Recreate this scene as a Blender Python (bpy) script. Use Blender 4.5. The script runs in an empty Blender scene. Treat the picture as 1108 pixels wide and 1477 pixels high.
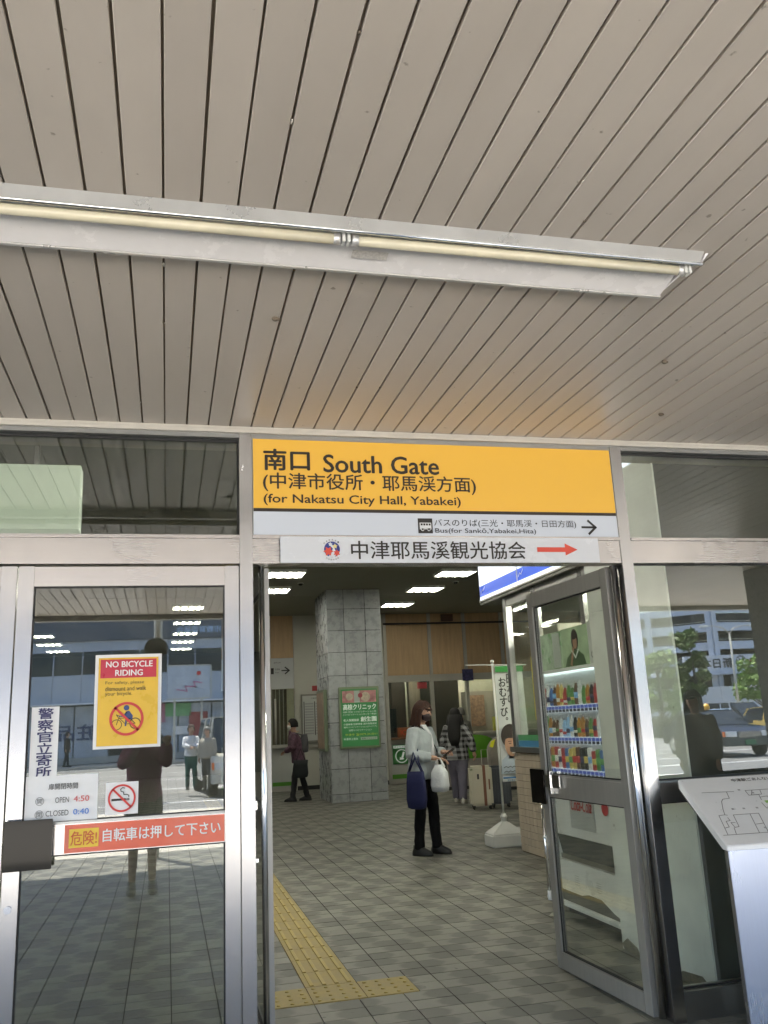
import bpy, bmesh, math, random
from mathutils import Vector, Matrix
random.seed(7)
R = math.radians
S = bpy.context.scene
COL = S.collection

# ------------------------------------------------------------------ camera, world, sun, exposure
CP, CY, CR = 0.2407, 0.2517, -0.0478
def cam_axes():
    cy, sy, cp, sp = math.cos(CY), math.sin(CY), math.cos(CP), math.sin(CP)
    f = Vector((sy*cp, cy*cp, sp)); r = Vector((cy, -sy, 0)); u = r.cross(f)
    return f, r*math.cos(CR)+u*math.sin(CR), u*math.cos(CR)-r*math.sin(CR)
cf, cr_, cu = cam_axes()
cam = bpy.data.cameras.new('camera'); camo = bpy.data.objects.new('camera', cam); COL.objects.link(camo)
mw = Matrix.Identity(4)
for i in range(3):
    mw[i][0] = cr_[i]; mw[i][1] = cu[i]; mw[i][2] = -cf[i]
mw[0][3], mw[1][3], mw[2][3] = 0.0, -3.9626, 1.39
camo.matrix_world = mw
cam.sensor_fit = 'VERTICAL'; cam.sensor_height = 36.0; cam.lens = 36*1239.5/1477
cam.clip_start = 0.02; cam.clip_end = 2000
S.camera = camo

SUN_EL, SUN_AZ = R(73), R(203)
w = bpy.data.worlds.new('World'); S.world = w; w.use_nodes = True
nt = w.node_tree; nt.nodes.clear()
sky = nt.nodes.new('ShaderNodeTexSky'); sky.sky_type = 'NISHITA'; sky.sun_disc = False
sky.sun_elevation = SUN_EL; sky.sun_rotation = SUN_AZ; sky.dust_density = 1.5; sky.ozone_density = 1.0
bg = nt.nodes.new('ShaderNodeBackground'); bg.inputs[1].default_value = 0.15
wo = nt.nodes.new('ShaderNodeOutputWorld')
nt.links.new(sky.outputs[0], bg.inputs[0]); nt.links.new(bg.outputs[0], wo.inputs[0])
sun = bpy.data.lights.new('sun', 'SUN'); sun.energy = 5.0; sun.angle = R(0.5); sun.color = (1, 0.95, 0.87)
suno = bpy.data.objects.new('sun', sun); COL.objects.link(suno)
sd = Vector((math.sin(SUN_AZ)*math.cos(SUN_EL), math.cos(SUN_AZ)*math.cos(SUN_EL), math.sin(SUN_EL)))
suno.rotation_euler = sd.to_track_quat('Z', 'Y').to_euler(); suno.location = (0, -20, 30)
S.view_settings.view_transform = 'Standard'; S.view_settings.look = 'None'
S.view_settings.exposure = 3.1; S.view_settings.gamma = 1.0; S.view_settings.use_curve_mapping = False
S.cycles.use_denoising = True
S.cycles.max_bounces = 10; S.cycles.diffuse_bounces = 5; S.cycles.glossy_bounces = 4
S.cycles.transparent_max_bounces = 16; S.cycles.transmission_bounces = 4
S.cycles.sample_clamp_indirect = 6.0; S.cycles.caustics_reflective = False; S.cycles.caustics_refractive = False

# ------------------------------------------------------------------ materials
MATS = {}
def nd(t, k, **kw):
    n = t.nodes.new(k)
    for a, b in kw.items(): setattr(n, a, b)
    return n
def mat(name, col, rough=0.6, metal=0.0, noise=None, bump=None, emit=None, spec=0.5, specks=None, streak=None, coat=0, stretch=None, rnd=0):
    """principled material; noise=(scale, amount) varies the colour, bump=(scale, dist), specks=(scale, threshold, colour), streak=(scale vector, amount)"""
    if name in MATS: return MATS[name]
    m = bpy.data.materials.new(name); m.use_nodes = True
    t = m.node_tree; b = t.nodes['Principled BSDF']; L = t.links.new
    b.inputs['Roughness'].default_value = rough; b.inputs['Metallic'].default_value = metal
    b.inputs['Specular IOR Level'].default_value = spec; b.inputs['Coat Weight'].default_value = coat
    if len(col) == 3: col = (*col, 1)
    geo = nd(t, 'ShaderNodeNewGeometry'); cur = None
    pos = geo.outputs['Position']
    if stretch:
        mp = nd(t, 'ShaderNodeMapping'); mp.inputs['Scale'].default_value = stretch; L(pos, mp.inputs[0]); pos = mp.outputs[0]
    if noise:
        n = nd(t, 'ShaderNodeTexNoise'); n.inputs['Scale'].default_value = noise[0]; n.inputs['Detail'].default_value = 6
        n.inputs['Roughness'].default_value = 0.65
        L(pos, n.inputs['Vector'])
        r = nd(t, 'ShaderNodeMapRange'); r.inputs[1].default_value = 0.3; r.inputs[2].default_value = 0.7
        r.inputs[3].default_value = 1-noise[1]; r.inputs[4].default_value = 1+noise[1]
        L(n.outputs['Fac'], r.inputs[0])
        mx = nd(t, 'ShaderNodeMix', data_type='RGBA', blend_type='MULTIPLY'); mx.inputs[0].default_value = 1
        mx.inputs[6].default_value = col
        cc = nd(t, 'ShaderNodeCombineColor'); [L(r.outputs[0], cc.inputs[i]) for i in range(3)]
        L(cc.outputs[0], mx.inputs[7]); cur = mx.outputs[2]
        r2 = nd(t, 'ShaderNodeMapRange'); r2.inputs[1].default_value = 0.3; r2.inputs[2].default_value = 0.7
        r2.inputs[3].default_value = max(0.02, rough*0.8); r2.inputs[4].default_value = min(1, rough*1.25)
        L(n.outputs['Fac'], r2.inputs[0]); L(r2.outputs[0], b.inputs['Roughness'])
    if specks:
        n = nd(t, 'ShaderNodeTexNoise'); n.inputs['Scale'].default_value = specks[0]; n.inputs['Detail'].default_value = 5
        L(geo.outputs['Position'], n.inputs['Vector'])
        r = nd(t, 'ShaderNodeMapRange'); r.inputs[1].default_value = specks[1]; r.inputs[2].default_value = specks[1]+0.05
        L(n.outputs['Fac'], r.inputs[0])
        mx = nd(t, 'ShaderNodeMix', data_type='RGBA'); L(r.outputs[0], mx.inputs[0])
        if cur: L(cur, mx.inputs[6])
        else: mx.inputs[6].default_value = col
        mx.inputs[7].default_value = (*specks[2], 1); cur = mx.outputs[2]
    if rnd:
        oi = nd(t, 'ShaderNodeObjectInfo'); r = nd(t, 'ShaderNodeMapRange'); r.inputs[3].default_value = 1-rnd; r.inputs[4].default_value = 1+rnd; L(oi.outputs['Random'], r.inputs[0])
        mx = nd(t, 'ShaderNodeMix', data_type='RGBA', blend_type='MULTIPLY'); mx.inputs[0].default_value = 1
        cc = nd(t, 'ShaderNodeCombineColor'); [L(r.outputs[0], cc.inputs[i]) for i in range(3)]; L(cc.outputs[0], mx.inputs[7])
        if cur: L(cur, mx.inputs[6])
        else: mx.inputs[6].default_value = col
        cur = mx.outputs[2]
    if cur: L(cur, b.inputs['Base Color'])
    else: b.inputs['Base Color'].default_value = col
    if bump:
        n = nd(t, 'ShaderNodeTexNoise'); n.inputs['Scale'].default_value = bump[0]; n.inputs['Detail'].default_value = 4
        L(pos, n.inputs['Vector'])
        bp = nd(t, 'ShaderNodeBump'); bp.inputs['Distance'].default_value = bump[1]; bp.inputs['Strength'].default_value = 0.6
        L(n.outputs['Fac'], bp.inputs['Height']); L(bp.outputs[0], b.inputs['Normal'])
    if emit:
        b.inputs['Emission Color'].default_value = (*emit[0], 1); b.inputs['Emission Strength'].default_value = emit[1]
    MATS[name] = m
    return m
def glass(name, tint=(0.82, 0.85, 0.82), k=2.0, ior=1.52):
    if name in MATS: return MATS[name]
    m = bpy.data.materials.new(name); m.use_nodes = True; t = m.node_tree; t.nodes.clear(); L = t.links.new
    o = nd(t, 'ShaderNodeOutputMaterial'); tr = nd(t, 'ShaderNodeBsdfTransparent'); tr.inputs[0].default_value = (*[c**0.5 for c in tint], 1)
    gl = nd(t, 'ShaderNodeBsdfGlossy'); gl.inputs['Roughness'].default_value = 0.0; gl.inputs[0].default_value = (0.97, 1, 0.98, 1)
    fr = nd(t, 'ShaderNodeFresnel'); fr.inputs[0].default_value = ior
    g = nd(t, 'ShaderNodeNewGeometry')
    n = nd(t, 'ShaderNodeTexNoise'); n.inputs['Scale'].default_value = 1.3; n.inputs['Detail'].default_value = 1
    L(g.outputs['Position'], n.inputs['Vector'])
    bp = nd(t, 'ShaderNodeBump'); bp.inputs['Distance'].default_value = 0.0012; bp.inputs['Strength'].default_value = 0.5
    L(n.outputs['Fac'], bp.inputs['Height']); L(bp.outputs[0], gl.inputs['Normal'])
    a = nd(t, 'ShaderNodeMath', operation='MULTIPLY'); a.inputs[1].default_value = k; L(fr.outputs[0], a.inputs[0])
    i = nd(t, 'ShaderNodeMath', operation='SUBTRACT'); i.inputs[0].default_value = 1; L(g.outputs['Backfacing'], i.inputs[1])
    c = nd(t, 'ShaderNodeMath', operation='MULTIPLY', use_clamp=True); L(a.outputs[0], c.inputs[0]); L(i.outputs[0], c.inputs[1])
    mx = nd(t, 'ShaderNodeMixShader'); L(c.outputs[0], mx.inputs[0]); L(tr.outputs[0], mx.inputs[1]); L(gl.outputs[0], mx.inputs[2])
    # thin film of dust
    df = nd(t, 'ShaderNodeBsdfDiffuse'); df.inputs[0].default_value = (0.5, 0.5, 0.45, 1)
    n2 = nd(t, 'ShaderNodeTexNoise'); n2.inputs['Scale'].default_value = 6; n2.inputs['Detail'].default_value = 8; L(g.outputs['Position'], n2.inputs['Vector'])
    r = nd(t, 'ShaderNodeMapRange'); r.inputs[1].default_value = 0.45; r.inputs[2].default_value = 0.8; r.inputs[3].default_value = 0.004; r.inputs[4].default_value = 0.05
    L(n2.outputs['Fac'], r.inputs[0])
    m2 = nd(t, 'ShaderNodeMixShader'); L(r.outputs[0], m2.inputs[0]); L(mx.outputs[0], m2.inputs[1]); L(df.outputs[0], m2.inputs[2])
    L(m2.outputs[0], o.inputs[0]); MATS[name] = m
    return m

def steel(name, col, rough, vert=True):
    """brushed stainless: streaky roughness and faint smears"""
    if name in MATS: return MATS[name]
    m = mat(name, col, rough, 1.0); t = m.node_tree; b = t.nodes['Principled BSDF']; L = t.links.new
    g = nd(t, 'ShaderNodeNewGeometry'); mp = nd(t, 'ShaderNodeMapping')
    mp.inputs['Scale'].default_value = (90, 90, 1.2) if vert else (1.2, 60, 90)
    L(g.outputs['Position'], mp.inputs[0])
    n = nd(t, 'ShaderNodeTexNoise'); n.inputs['Scale'].default_value = 3; n.inputs['Detail'].default_value = 4; L(mp.outputs[0], n.inputs['Vector'])
    n2 = nd(t, 'ShaderNodeTexNoise'); n2.inputs['Scale'].default_value = 2.6; n2.inputs['Detail'].default_value = 2; L(g.outputs['Position'], n2.inputs['Vector'])
    ad = nd(t, 'ShaderNodeMath', operation='MULTIPLY_ADD'); L(n.outputs['Fac'], ad.inputs[0]); ad.inputs[1].default_value = 0.35; L(n2.outputs['Fac'], ad.inputs[2])
    r = nd(t, 'ShaderNodeMapRange'); r.inputs[1].default_value = 0.4; r.inputs[2].default_value = 0.95; r.inputs[3].default_value = rough*0.85; r.inputs[4].default_value = rough*1.2
    L(ad.outputs[0], r.inputs[0]); L(r.outputs[0], b.inputs['Roughness'])
    r3 = nd(t, 'ShaderNodeMapRange'); r3.inputs[1].default_value = 0.35; r3.inputs[2].default_value = 0.9; r3.inputs[3].default_value = 1.06; r3.inputs[4].default_value = 0.9
    L(ad.outputs[0], r3.inputs[0]); mx = nd(t, 'ShaderNodeMix', data_type='RGBA', blend_type='MULTIPLY'); mx.inputs[0].default_value = 1
    mx.inputs[6].default_value = (*col, 1); cc = nd(t, 'ShaderNodeCombineColor'); [L(r3.outputs[0], cc.inputs[i]) for i in range(3)]
    L(cc.outputs[0], mx.inputs[7]); L(mx.outputs[2], b.inputs['Base Color'])
    bp = nd(t, 'ShaderNodeBump'); bp.inputs['Distance'].default_value = 0.0003; bp.inputs['Strength'].default_value = 0.15
    L(n.outputs['Fac'], bp.inputs['Height']); return m

# ------------------------------------------------------------------ geometry helpers
WM = {}
def wm(o): return WM.get(o.name, Matrix.Identity(4)) if o else Matrix.Identity(4)
class MB:
    def __init__(s): s.v = []; s.f = []; s.mi = []; s.m = 0
    def add(s, vs, fs):
        k = len(s.v); s.v += [tuple(p) for p in vs]; s.f += [tuple(i+k for i in f) for f in fs]; s.mi += [s.m]*len(fs); return s
    def box(s, x0, x1, y0, y1, z0, z1, M=None):
        if x0 > x1: x0, x1 = x1, x0
        if y0 > y1: y0, y1 = y1, y0
        if z0 > z1: z0, z1 = z1, z0
        vs = [Vector((x, y, z)) for x in (x0, x1) for y in (y0, y1) for z in (z0, z1)]
        if M: vs = [M @ v for v in vs]
        return s.add(vs, [(0,1,3,2),(4,6,7,5),(0,4,5,1),(2,3,7,6),(0,2,6,4),(1,5,7,3)])
    def bar(s, a, b, w, h=None, up=(0,0,1)):
        a, b = Vector(a), Vector(b); d = (b-a); l = d.length; d.normalize(); u = Vector(up)
        if abs(d.dot(u)) > 0.98: u = Vector((1,0,0))
        x = d.cross(u).normalized(); u = x.cross(d); h = h or w
        M = Matrix(((x[0],d[0],u[0],a[0]),(x[1],d[1],u[1],a[1]),(x[2],d[2],u[2],a[2]),(0,0,0,1)))
        return s.box(-w/2, w/2, 0, l, -h/2, h/2, M)
    def prism(s, pts, axis, a, b):
        """pts 2-D outline in the plane across the axis; axis 0: (y,z), 1: (x,z), 2: (x,y)"""
        def P(p, t): return ((t, p[0], p[1]), (p[0], t, p[1]), (p[0], p[1], t))[axis]
        n = len(pts); vs = [P(p, a) for p in pts]+[P(p, b) for p in pts]
        return s.add(vs, [tuple(range(n))[::-1], tuple(range(n, 2*n))]+[(i, (i+1) % n, n+(i+1) % n, n+i) for i in range(n)])
    def tube(s, path, rad, n=10, cap=True, flat=1.0):
        path = [Vector(p) for p in path]
        if not hasattr(rad, '__len__'): rad = [rad]*len(path)
        rings = []; ref = None
        for i, p in enumerate(path):
            d = (path[min(i+1, len(path)-1)]-path[max(i-1, 0)]).normalized()
            if ref is None: ref = Vector((0,0,1)) if abs(d.z) < 0.9 else Vector((1,0,0))
            x = d.cross(ref)
            if x.length < 1e-4: x = d.cross(Vector((0,1,0)))
            x.normalize(); y = x.cross(d); ref = y
            rings.append([p+x*math.cos(2*math.pi*k/n)*rad[i]+y*math.sin(2*math.pi*k/n)*rad[i]*flat for k in range(n)])
        return s.rings(rings, cap)
    def rings(s, rings, cap=True):
        n = len(rings[0]); vs = [v for r in rings for v in r]; fs = []
        for i in range(len(rings)-1):
            for k in range(n): fs.append((i*n+k, i*n+(k+1) % n, (i+1)*n+(k+1) % n, (i+1)*n+k))
        if cap: fs.append(tuple(range(n))[::-1]); fs.append(tuple((len(rings)-1)*n+k for k in range(n)))
        return s.add(vs, fs)
    def loft(s, secs, n=16):
        """secs: (cx, cy, z, rx, ry)"""
        return s.rings([[Vector((cx+rx*math.cos(2*math.pi*k/n), cy+ry*math.sin(2*math.pi*k/n), z)) for k in range(n)] for cx, cy, z, rx, ry in secs])
    def ell(s, c, r, n=12, m=8, M=None):
        c = Vector(c); rings = []
        for i in range(m+1):
            a = -math.pi/2+math.pi*i/m; a = max(-1.5, min(1.5, a))
            rings.append([Vector((r[0]*math.cos(a)*math.cos(2*math.pi*k/n), r[1]*math.cos(a)*math.sin(2*math.pi*k/n), r[2]*math.sin(a))) for k in range(n)])
        if M: rings = [[M.to_3x3() @ v for v in g] for g in rings]
        return s.rings([[v+c for v in g] for g in rings])
    def cyl(s, c, r, z0, z1, n=16, r2=None):
        return s.loft([(c[0], c[1], z0, r, r), (c[0], c[1], z1, r2 or r, r2 or r)], n)
    def build(s, name, m, parent=None, smooth=False, bevel=0, world=True, label=None, kind=None, remesh=0, sm_it=4, merge=True):
        me = bpy.data.meshes.new(name)
        M = wm(parent).inverted() if (parent and world) else None
        vs = [M @ Vector(v) for v in s.v] if M else s.v
        me.from_pydata([tuple(v) for v in vs], [], s.f)
        ms = m if isinstance(m, (list, tuple)) else [m]
        for a in ms: me.materials.append(a)
        for p, i in zip(me.polygons, s.mi): p.material_index = i
        bm = bmesh.new(); bm.from_mesh(me)
        bmesh.ops.recalc_face_normals(bm, faces=bm.faces)
        if bevel:
            es = [e for e in bm.edges if len(e.link_faces) == 2 and e.calc_face_angle(0) > 0.6]
            bmesh.ops.bevel(bm, geom=es, offset=bevel, segments=2, affect='EDGES', clamp_overlap=True)
        bm.to_mesh(me); bm.free()
        o = bpy.data.objects.new(name, me); COL.objects.link(o)
        if remesh:
            md = o.modifiers.new('r', 'REMESH'); md.mode = 'VOXEL'; md.voxel_size = remesh
            md2 = o.modifiers.new('s', 'SMOOTH'); md2.factor = 0.5; md2.iterations = sm_it
            me2 = bpy.data.meshes.new_from_object(o.evaluated_get(bpy.context.evaluated_depsgraph_get()))
            o.modifiers.clear(); o.data = me2; me = me2
            if not me.materials: me.materials.append(ms[0])
        if smooth or remesh:
            for p in me.polygons: p.use_smooth = True
        if parent:
            o.parent = parent; WM[o.name] = wm(parent)
        if label: o['label'] = label
        if kind: o['kind'] = kind
        return o
def thing(name, label, cat, loc=(0,0,0), rot=0, group=None):
    o = bpy.data.objects.new(name, None); COL.objects.link(o); o.empty_display_size = 0.1
    o.location = loc; o.rotation_euler = (0, 0, rot); o['label'] = label; o['category'] = cat
    if group: o['group'] = group
    WM[o.name] = Matrix.Translation(loc) @ Matrix.Rotation(rot, 4, 'Z')
    return o
def tag(o, label, cat, group=None):
    o['label'] = label; o['category'] = cat
    if group: o['group'] = group
    return o
def dup(o, parent=None, loc=None, rot=None, label=None):
    c = o.copy(); COL.objects.link(c)
    if parent: c.parent = parent
    if loc is not None: c.location = loc
    if rot is not None: c.rotation_euler = (0, 0, rot)
    if label: c['label'] = label
    WM[c.name] = Matrix.Translation(c.location) @ Matrix.Rotation(c.rotation_euler.z, 4, 'Z')
    for ch in [q for q in KIDS.get(o.name, [])]: 
        dup(ch, c)
    KIDS[c.name] = [q for q in COL.objects if q.parent == c] if KIDS.get(o.name) else []
    return c
KIDS = {}
def note_kids(o):
    k = [q for q in COL.objects if q.parent == o]; KIDS[o.name] = k
    for q in k: note_kids(q)
def struct(o): o['kind'] = 'structure'; return o

# flat print: text, lines, discs laid a hair above a surface
class Print:
    def __init__(s, o, ux, uz, parent, lift=0.0012):
        s.o = Vector(o); s.ux = Vector(ux).normalized(); s.uz = Vector(uz).normalized(); s.n = s.ux.cross(s.uz).normalized()
        s.parent = parent; s.acc = {}; s.k = 0; s.lift = lift
    def _mb(s, name, m): return s.acc.setdefault((name, m.name), (MB(), m))[0] if name not in ('photo_figure', 'timetable_row', 'map_mark', 'bus_outline') else s.acc.setdefault((name, (m.name, len(s.acc))), (MB(), m))[0]
    def P(s, x, z, k): return s.o+s.ux*x+s.uz*z+s.n*(s.lift*(k+1))
    def poly(s, name, m, pts, k=1): s._mb(name, m).add([s.P(x, z, k) for x, z in pts], [tuple(range(len(pts)))]); return s
    def rect(s, name, m, x0, x1, z0, z1, k=1): return s.poly(name, m, [(x0, z0), (x1, z0), (x1, z1), (x0, z1)], k)
    def disc(s, name, m, cx, cz, r, k=1, n=28, rz=None): return s.poly(name, m, [(cx+r*math.cos(2*math.pi*i/n), cz+(rz or r)*math.sin(2*math.pi*i/n)) for i in range(n)], k)
    def ring(s, name, m, cx, cz, r0, r1, k=1, n=40, a0=0, a1=360):
        vs = []; 
        for i in range(n+1):
            a = R(a0+(a1-a0)*i/n); vs += [s.P(cx+r0*math.cos(a), cz+r0*math.sin(a), k), s.P(cx+r1*math.cos(a), cz+r1*math.sin(a), k)]
        s._mb(name, m).add(vs, [(2*i, 2*i+1, 2*i+3, 2*i+2) for i in range(n)]); return s
    def line(s, name, m, pts, w, k=1):
        for (x0, z0), (x1, z1) in zip(pts, pts[1:]):
            d = Vector((x1-x0, z1-z0)); l = d.length
            if l < 1e-6: continue
            d /= l; p = Vector((-d.y, d.x))*w/2; e = d*w/2*0.9
            s.poly(name, m, [(x0-e.x-p.x, z0-e.y-p.y), (x1+e.x-p.x, z1+e.y-p.y), (x1+e.x+p.x, z1+e.y+p.y), (x0-e.x+p.x, z0-e.y+p.y)], k)
        return s
    def text(s, m, body, x0, x1, z0, z1, k=2, bold=0.0, name='lettering', spacing=1.0, shear=0.0):
        c = bpy.data.curves.new('t', 'FONT'); c.body = body; c.size = 1; c.space_character = spacing; c.shear = shear; c.resolution_u = 3
        o = bpy.data.objects.new('t', c); COL.objects.link(o)
        bpy.context.view_layer.update()
        me = bpy.data.meshes.new_from_object(o.evaluated_get(bpy.context.evaluated_depsgraph_get()))
        if me.vertices:
            xs = [v.co.x for v in me.vertices]; ys = [v.co.y for v in me.vertices]
            ax, bx, ay, by = min(xs), max(xs), min(ys), max(ys)
            sx = (x1-x0)/max(bx-ax, 1e-6); sz = (z1-z0)/max(by-ay, 1e-6)
            bw = bold*1.15*min(sx, sz); offs = [(0, 0)] if bold < .004 else [(-bw, 0), (bw, 0), (0, -bw*.8), (0, bw*.8)]
            tmb_ = s.acc.setdefault((name, (m.name, len(s.acc))), (MB(), m))[0]
            for q, (ox, oz) in enumerate(offs):
                tmb_.add([s.P(x0+(v.co.x-ax)*sx*(1-2*bw/(x1-x0))+bw+ox, z0+(v.co.y-ay)*sz+oz, k+q*.12) for v in me.vertices], [tuple(p.vertices) for p in me.polygons])
        bpy.data.objects.remove(o); bpy.data.curves.remove(c); bpy.data.meshes.remove(me); return s
    def done(s):
        for (name, mn), (mb, m) in s.acc.items():
            me = bpy.data.meshes.new(name); Mi = wm(s.parent).inverted()
            me.from_pydata([tuple(Mi @ Vector(v)) for v in mb.v], [], mb.f); me.materials.append(m)
            o = bpy.data.objects.new(name, me); COL.objects.link(o); o.parent = s.parent; WM[o.name] = wm(s.parent)
        s.acc = {}

# colours
M_st = steel('stainless_vertical', (0.52, 0.51, 0.505), 0.22)
M_sh = steel('stainless_horizontal', (0.56, 0.53, 0.51), 0.25, False)
M_std = steel('stainless_dull', (0.42, 0.42, 0.41), 0.34)
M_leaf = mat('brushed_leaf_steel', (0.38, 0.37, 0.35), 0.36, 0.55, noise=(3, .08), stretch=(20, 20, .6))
M_chrome = steel('polished_steel', (0.80, 0.80, 0.80), 0.12)
M_black = mat('black_gasket', (0.015, 0.015, 0.015), 0.5)
M_glass = glass('window_glass', (0.58, 0.62, 0.56), 2.1)
M_glassd = glass('left_door_glass', (0.56, 0.60, 0.56), 2.9)
M_glassw = glass('right_window_glass', (0.86, 0.89, 0.84), 2.7)
M_glassc = glass('clear_glass', (0.86, 0.90, 0.87), 1.6)
M_ink = mat('black_print', (0.02, 0.017, 0.015), 0.45)
M_white = mat('white_paint', (0.78, 0.79, 0.78), 0.45, noise=(5, 0.05))
M_red = mat('red_print', (0.62, 0.045, 0.04), 0.4)
M_paper = mat('white_paper', (0.80, 0.80, 0.82), 0.5, noise=(14, 0.03))
M_navy = mat('navy_print', (0.03, 0.03, 0.12), 0.45)
M_beige = mat('beige_wall_paint', (0.50, 0.50, 0.43), 0.7, noise=(1.5, 0.06))
M_dark = mat('dark_void', (0.02, 0.02, 0.02), 0.7)

# ================================================================== ground, roads and paving (setting)
TX, TP, TY, TR = 0.755, 0.2377, 0.618, 0.1427
def tile_mat(name, gain, warm):
    m = bpy.data.materials.new(name); m.use_nodes = True; t = m.node_tree; b = t.nodes['Principled BSDF']; L = t.links.new
    g = nd(t, 'ShaderNodeNewGeometry'); sp = nd(t, 'ShaderNodeSeparateXYZ'); L(g.outputs['Position'], sp.inputs[0])
    def M(op, a, bb=None, c=None, clamp=False):
        n = nd(t, 'ShaderNodeMath', operation=op, use_clamp=clamp)
        for i, v in enumerate((a, bb, c)):
            if v is None: continue
            if isinstance(v, (int, float)): n.inputs[i].default_value = v
            else: L(v, n.inputs[i])
        return n.outputs[0]
    x = M('DIVIDE', M('SUBTRACT', sp.outputs[0], TX), TP*2)
    y = M('DIVIDE', M('SUBTRACT', sp.outputs[1], TY), TR)
    row = M('FLOOR', y); pair = M('FLOOR', M('DIVIDE', row, 2))
    wn = nd(t, 'ShaderNodeTexWhiteNoise', noise_dimensions='2D'); cb = nd(t, 'ShaderNodeCombineXYZ'); L(row, cb.inputs[0]); L(M('FLOOR', x), cb.inputs[1]); L(cb.outputs[0], wn.inputs['Vector'])
    sh = M('MULTIPLY', M('SUBTRACT', wn.outputs['Value'], 0.5), 0.16)
    u = M('ADD', M('ADD', x, M('MULTIPLY', pair, 0.5)), sh)
    tri = M('MULTIPLY', M('ABSOLUTE', M('SUBTRACT', M('FRACT', u), 0.5)), 2)
    fy = M('MULTIPLY', M('SUBTRACT', M('FRACT', y), 0.5), 2)
    tri = M('ADD', tri, M('MULTIPLY', M('MULTIPLY', fy, fy), 0.22))
    n = nd(t, 'ShaderNodeTexNoise'); n.inputs['Scale'].default_value = 26; n.inputs['Detail'].default_value = 3; L(g.outputs['Position'], n.inputs['Vector'])
    tri = M('ADD', tri, M('MULTIPLY', M('SUBTRACT', n.outputs['Fac'], 0.5), 0.16))
    f = nd(t, 'ShaderNodeMapRange'); f.interpolation_type = 'SMOOTHSTEP'; f.inputs[1].default_value = 0.48; f.inputs[2].default_value = 0.66; L(tri, f.inputs[0])
    mx = nd(t, 'ShaderNodeMix', data_type='RGBA'); L(f.outputs[0], mx.inputs[0])
    mx.inputs[6].default_value = (0.112*gain, 0.110*gain*warm, 0.094*gain, 1); mx.inputs[7].default_value = (0.205*gain, 0.200*gain*warm, 0.165*gain, 1)
    n2 = nd(t, 'ShaderNodeTexNoise'); n2.inputs['Scale'].default_value = 1.7; n2.inputs['Detail'].default_value = 8; n2.inputs['Roughness'].default_value = 0.7; L(g.outputs['Position'], n2.inputs['Vector'])
    r = nd(t, 'ShaderNodeMapRange'); r.inputs[1].default_value = 0.3; r.inputs[2].default_value = 0.7; r.inputs[3].default_value = 0.78; r.inputs[4].default_value = 1.18; L(n2.outputs['Fac'], r.inputs[0])
    wt = nd(t, 'ShaderNodeTexWhiteNoise', noise_dimensions='2D'); cb2 = nd(t, 'ShaderNodeCombineXYZ')
    L(row, cb2.inputs[0]); L(M('FLOOR', M('DIVIDE', M('SUBTRACT', sp.outputs[0], TX), TP)), cb2.inputs[1]); L(cb2.outputs[0], wt.inputs['Vector'])
    rr = M('MULTIPLY', r.outputs[0], M('ADD', M('MULTIPLY', wt.outputs['Value'], 0.16), 0.92))
    m2 = nd(t, 'ShaderNodeMix', data_type='RGBA', blend_type='MULTIPLY'); m2.inputs[0].default_value = 1; L(mx.outputs[2], m2.inputs[6])
    cc = nd(t, 'ShaderNodeCombineColor'); [L(rr, cc.inputs[i]) for i in range(3)]; L(cc.outputs[0], m2.inputs[7]); L(m2.outputs[2], b.inputs['Base Color'])
    gsp = nd(t, 'ShaderNodeTexNoise'); gsp.inputs['Scale'].default_value = 15; gsp.inputs['Detail'].default_value = 3; L(g.outputs['Position'], gsp.inputs['Vector'])
    gr_ = nd(t, 'ShaderNodeMapRange'); gr_.inputs[1].default_value = .70; gr_.inputs[2].default_value = .735; L(gsp.outputs['Fac'], gr_.inputs[0])
    m3 = nd(t, 'ShaderNodeMix', data_type='RGBA'); L(gr_.outputs[0], m3.inputs[0]); L(m2.outputs[2], m3.inputs[6]); m3.inputs[7].default_value = (.06, .058, .045, 1); L(m3.outputs[2], b.inputs['Base Color'])
    rg = nd(t, 'ShaderNodeMapRange'); rg.inputs[3].default_value = 0.32; rg.inputs[4].default_value = 0.6; L(n2.outputs['Fac'], rg.inputs[0]); L(rg.outputs[0], b.inputs['Roughness'])
    bp = nd(t, 'ShaderNodeBump'); bp.inputs['Distance'].default_value = 0.0015; bp.inputs['Strength'].default_value = 0.4; L(n.outputs['Fac'], bp.inputs['Height']); L(bp.outputs[0], b.inputs['Normal'])
    return m
M_tile = tile_mat('patterned_floor_tile', 1.0, 1.0)
M_grout = mat('tile_grout', (0.07, 0.068, 0.055), 0.9)
M_asph = mat('asphalt', (0.15, 0.15, 0.145), 0.9, noise=(3, 0.2), bump=(60, 0.004))
M_side = mat('sunlit_pavement', (0.45, 0.42, 0.36), 0.85, noise=(2.2, 0.12), bump=(40, 0.002))
M_conc = mat('concrete', (0.42, 0.41, 0.38), 0.85, noise=(2, 0.12), bump=(25, 0.003))

MB().box(-500, 500, -500, 400, -0.30, -0.14).build('ground', M_asph, kind='structure')
slab = struct(MB().box(-9, 16, -7.6, 27, -0.139, -0.008).build('floor', M_grout))
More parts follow.
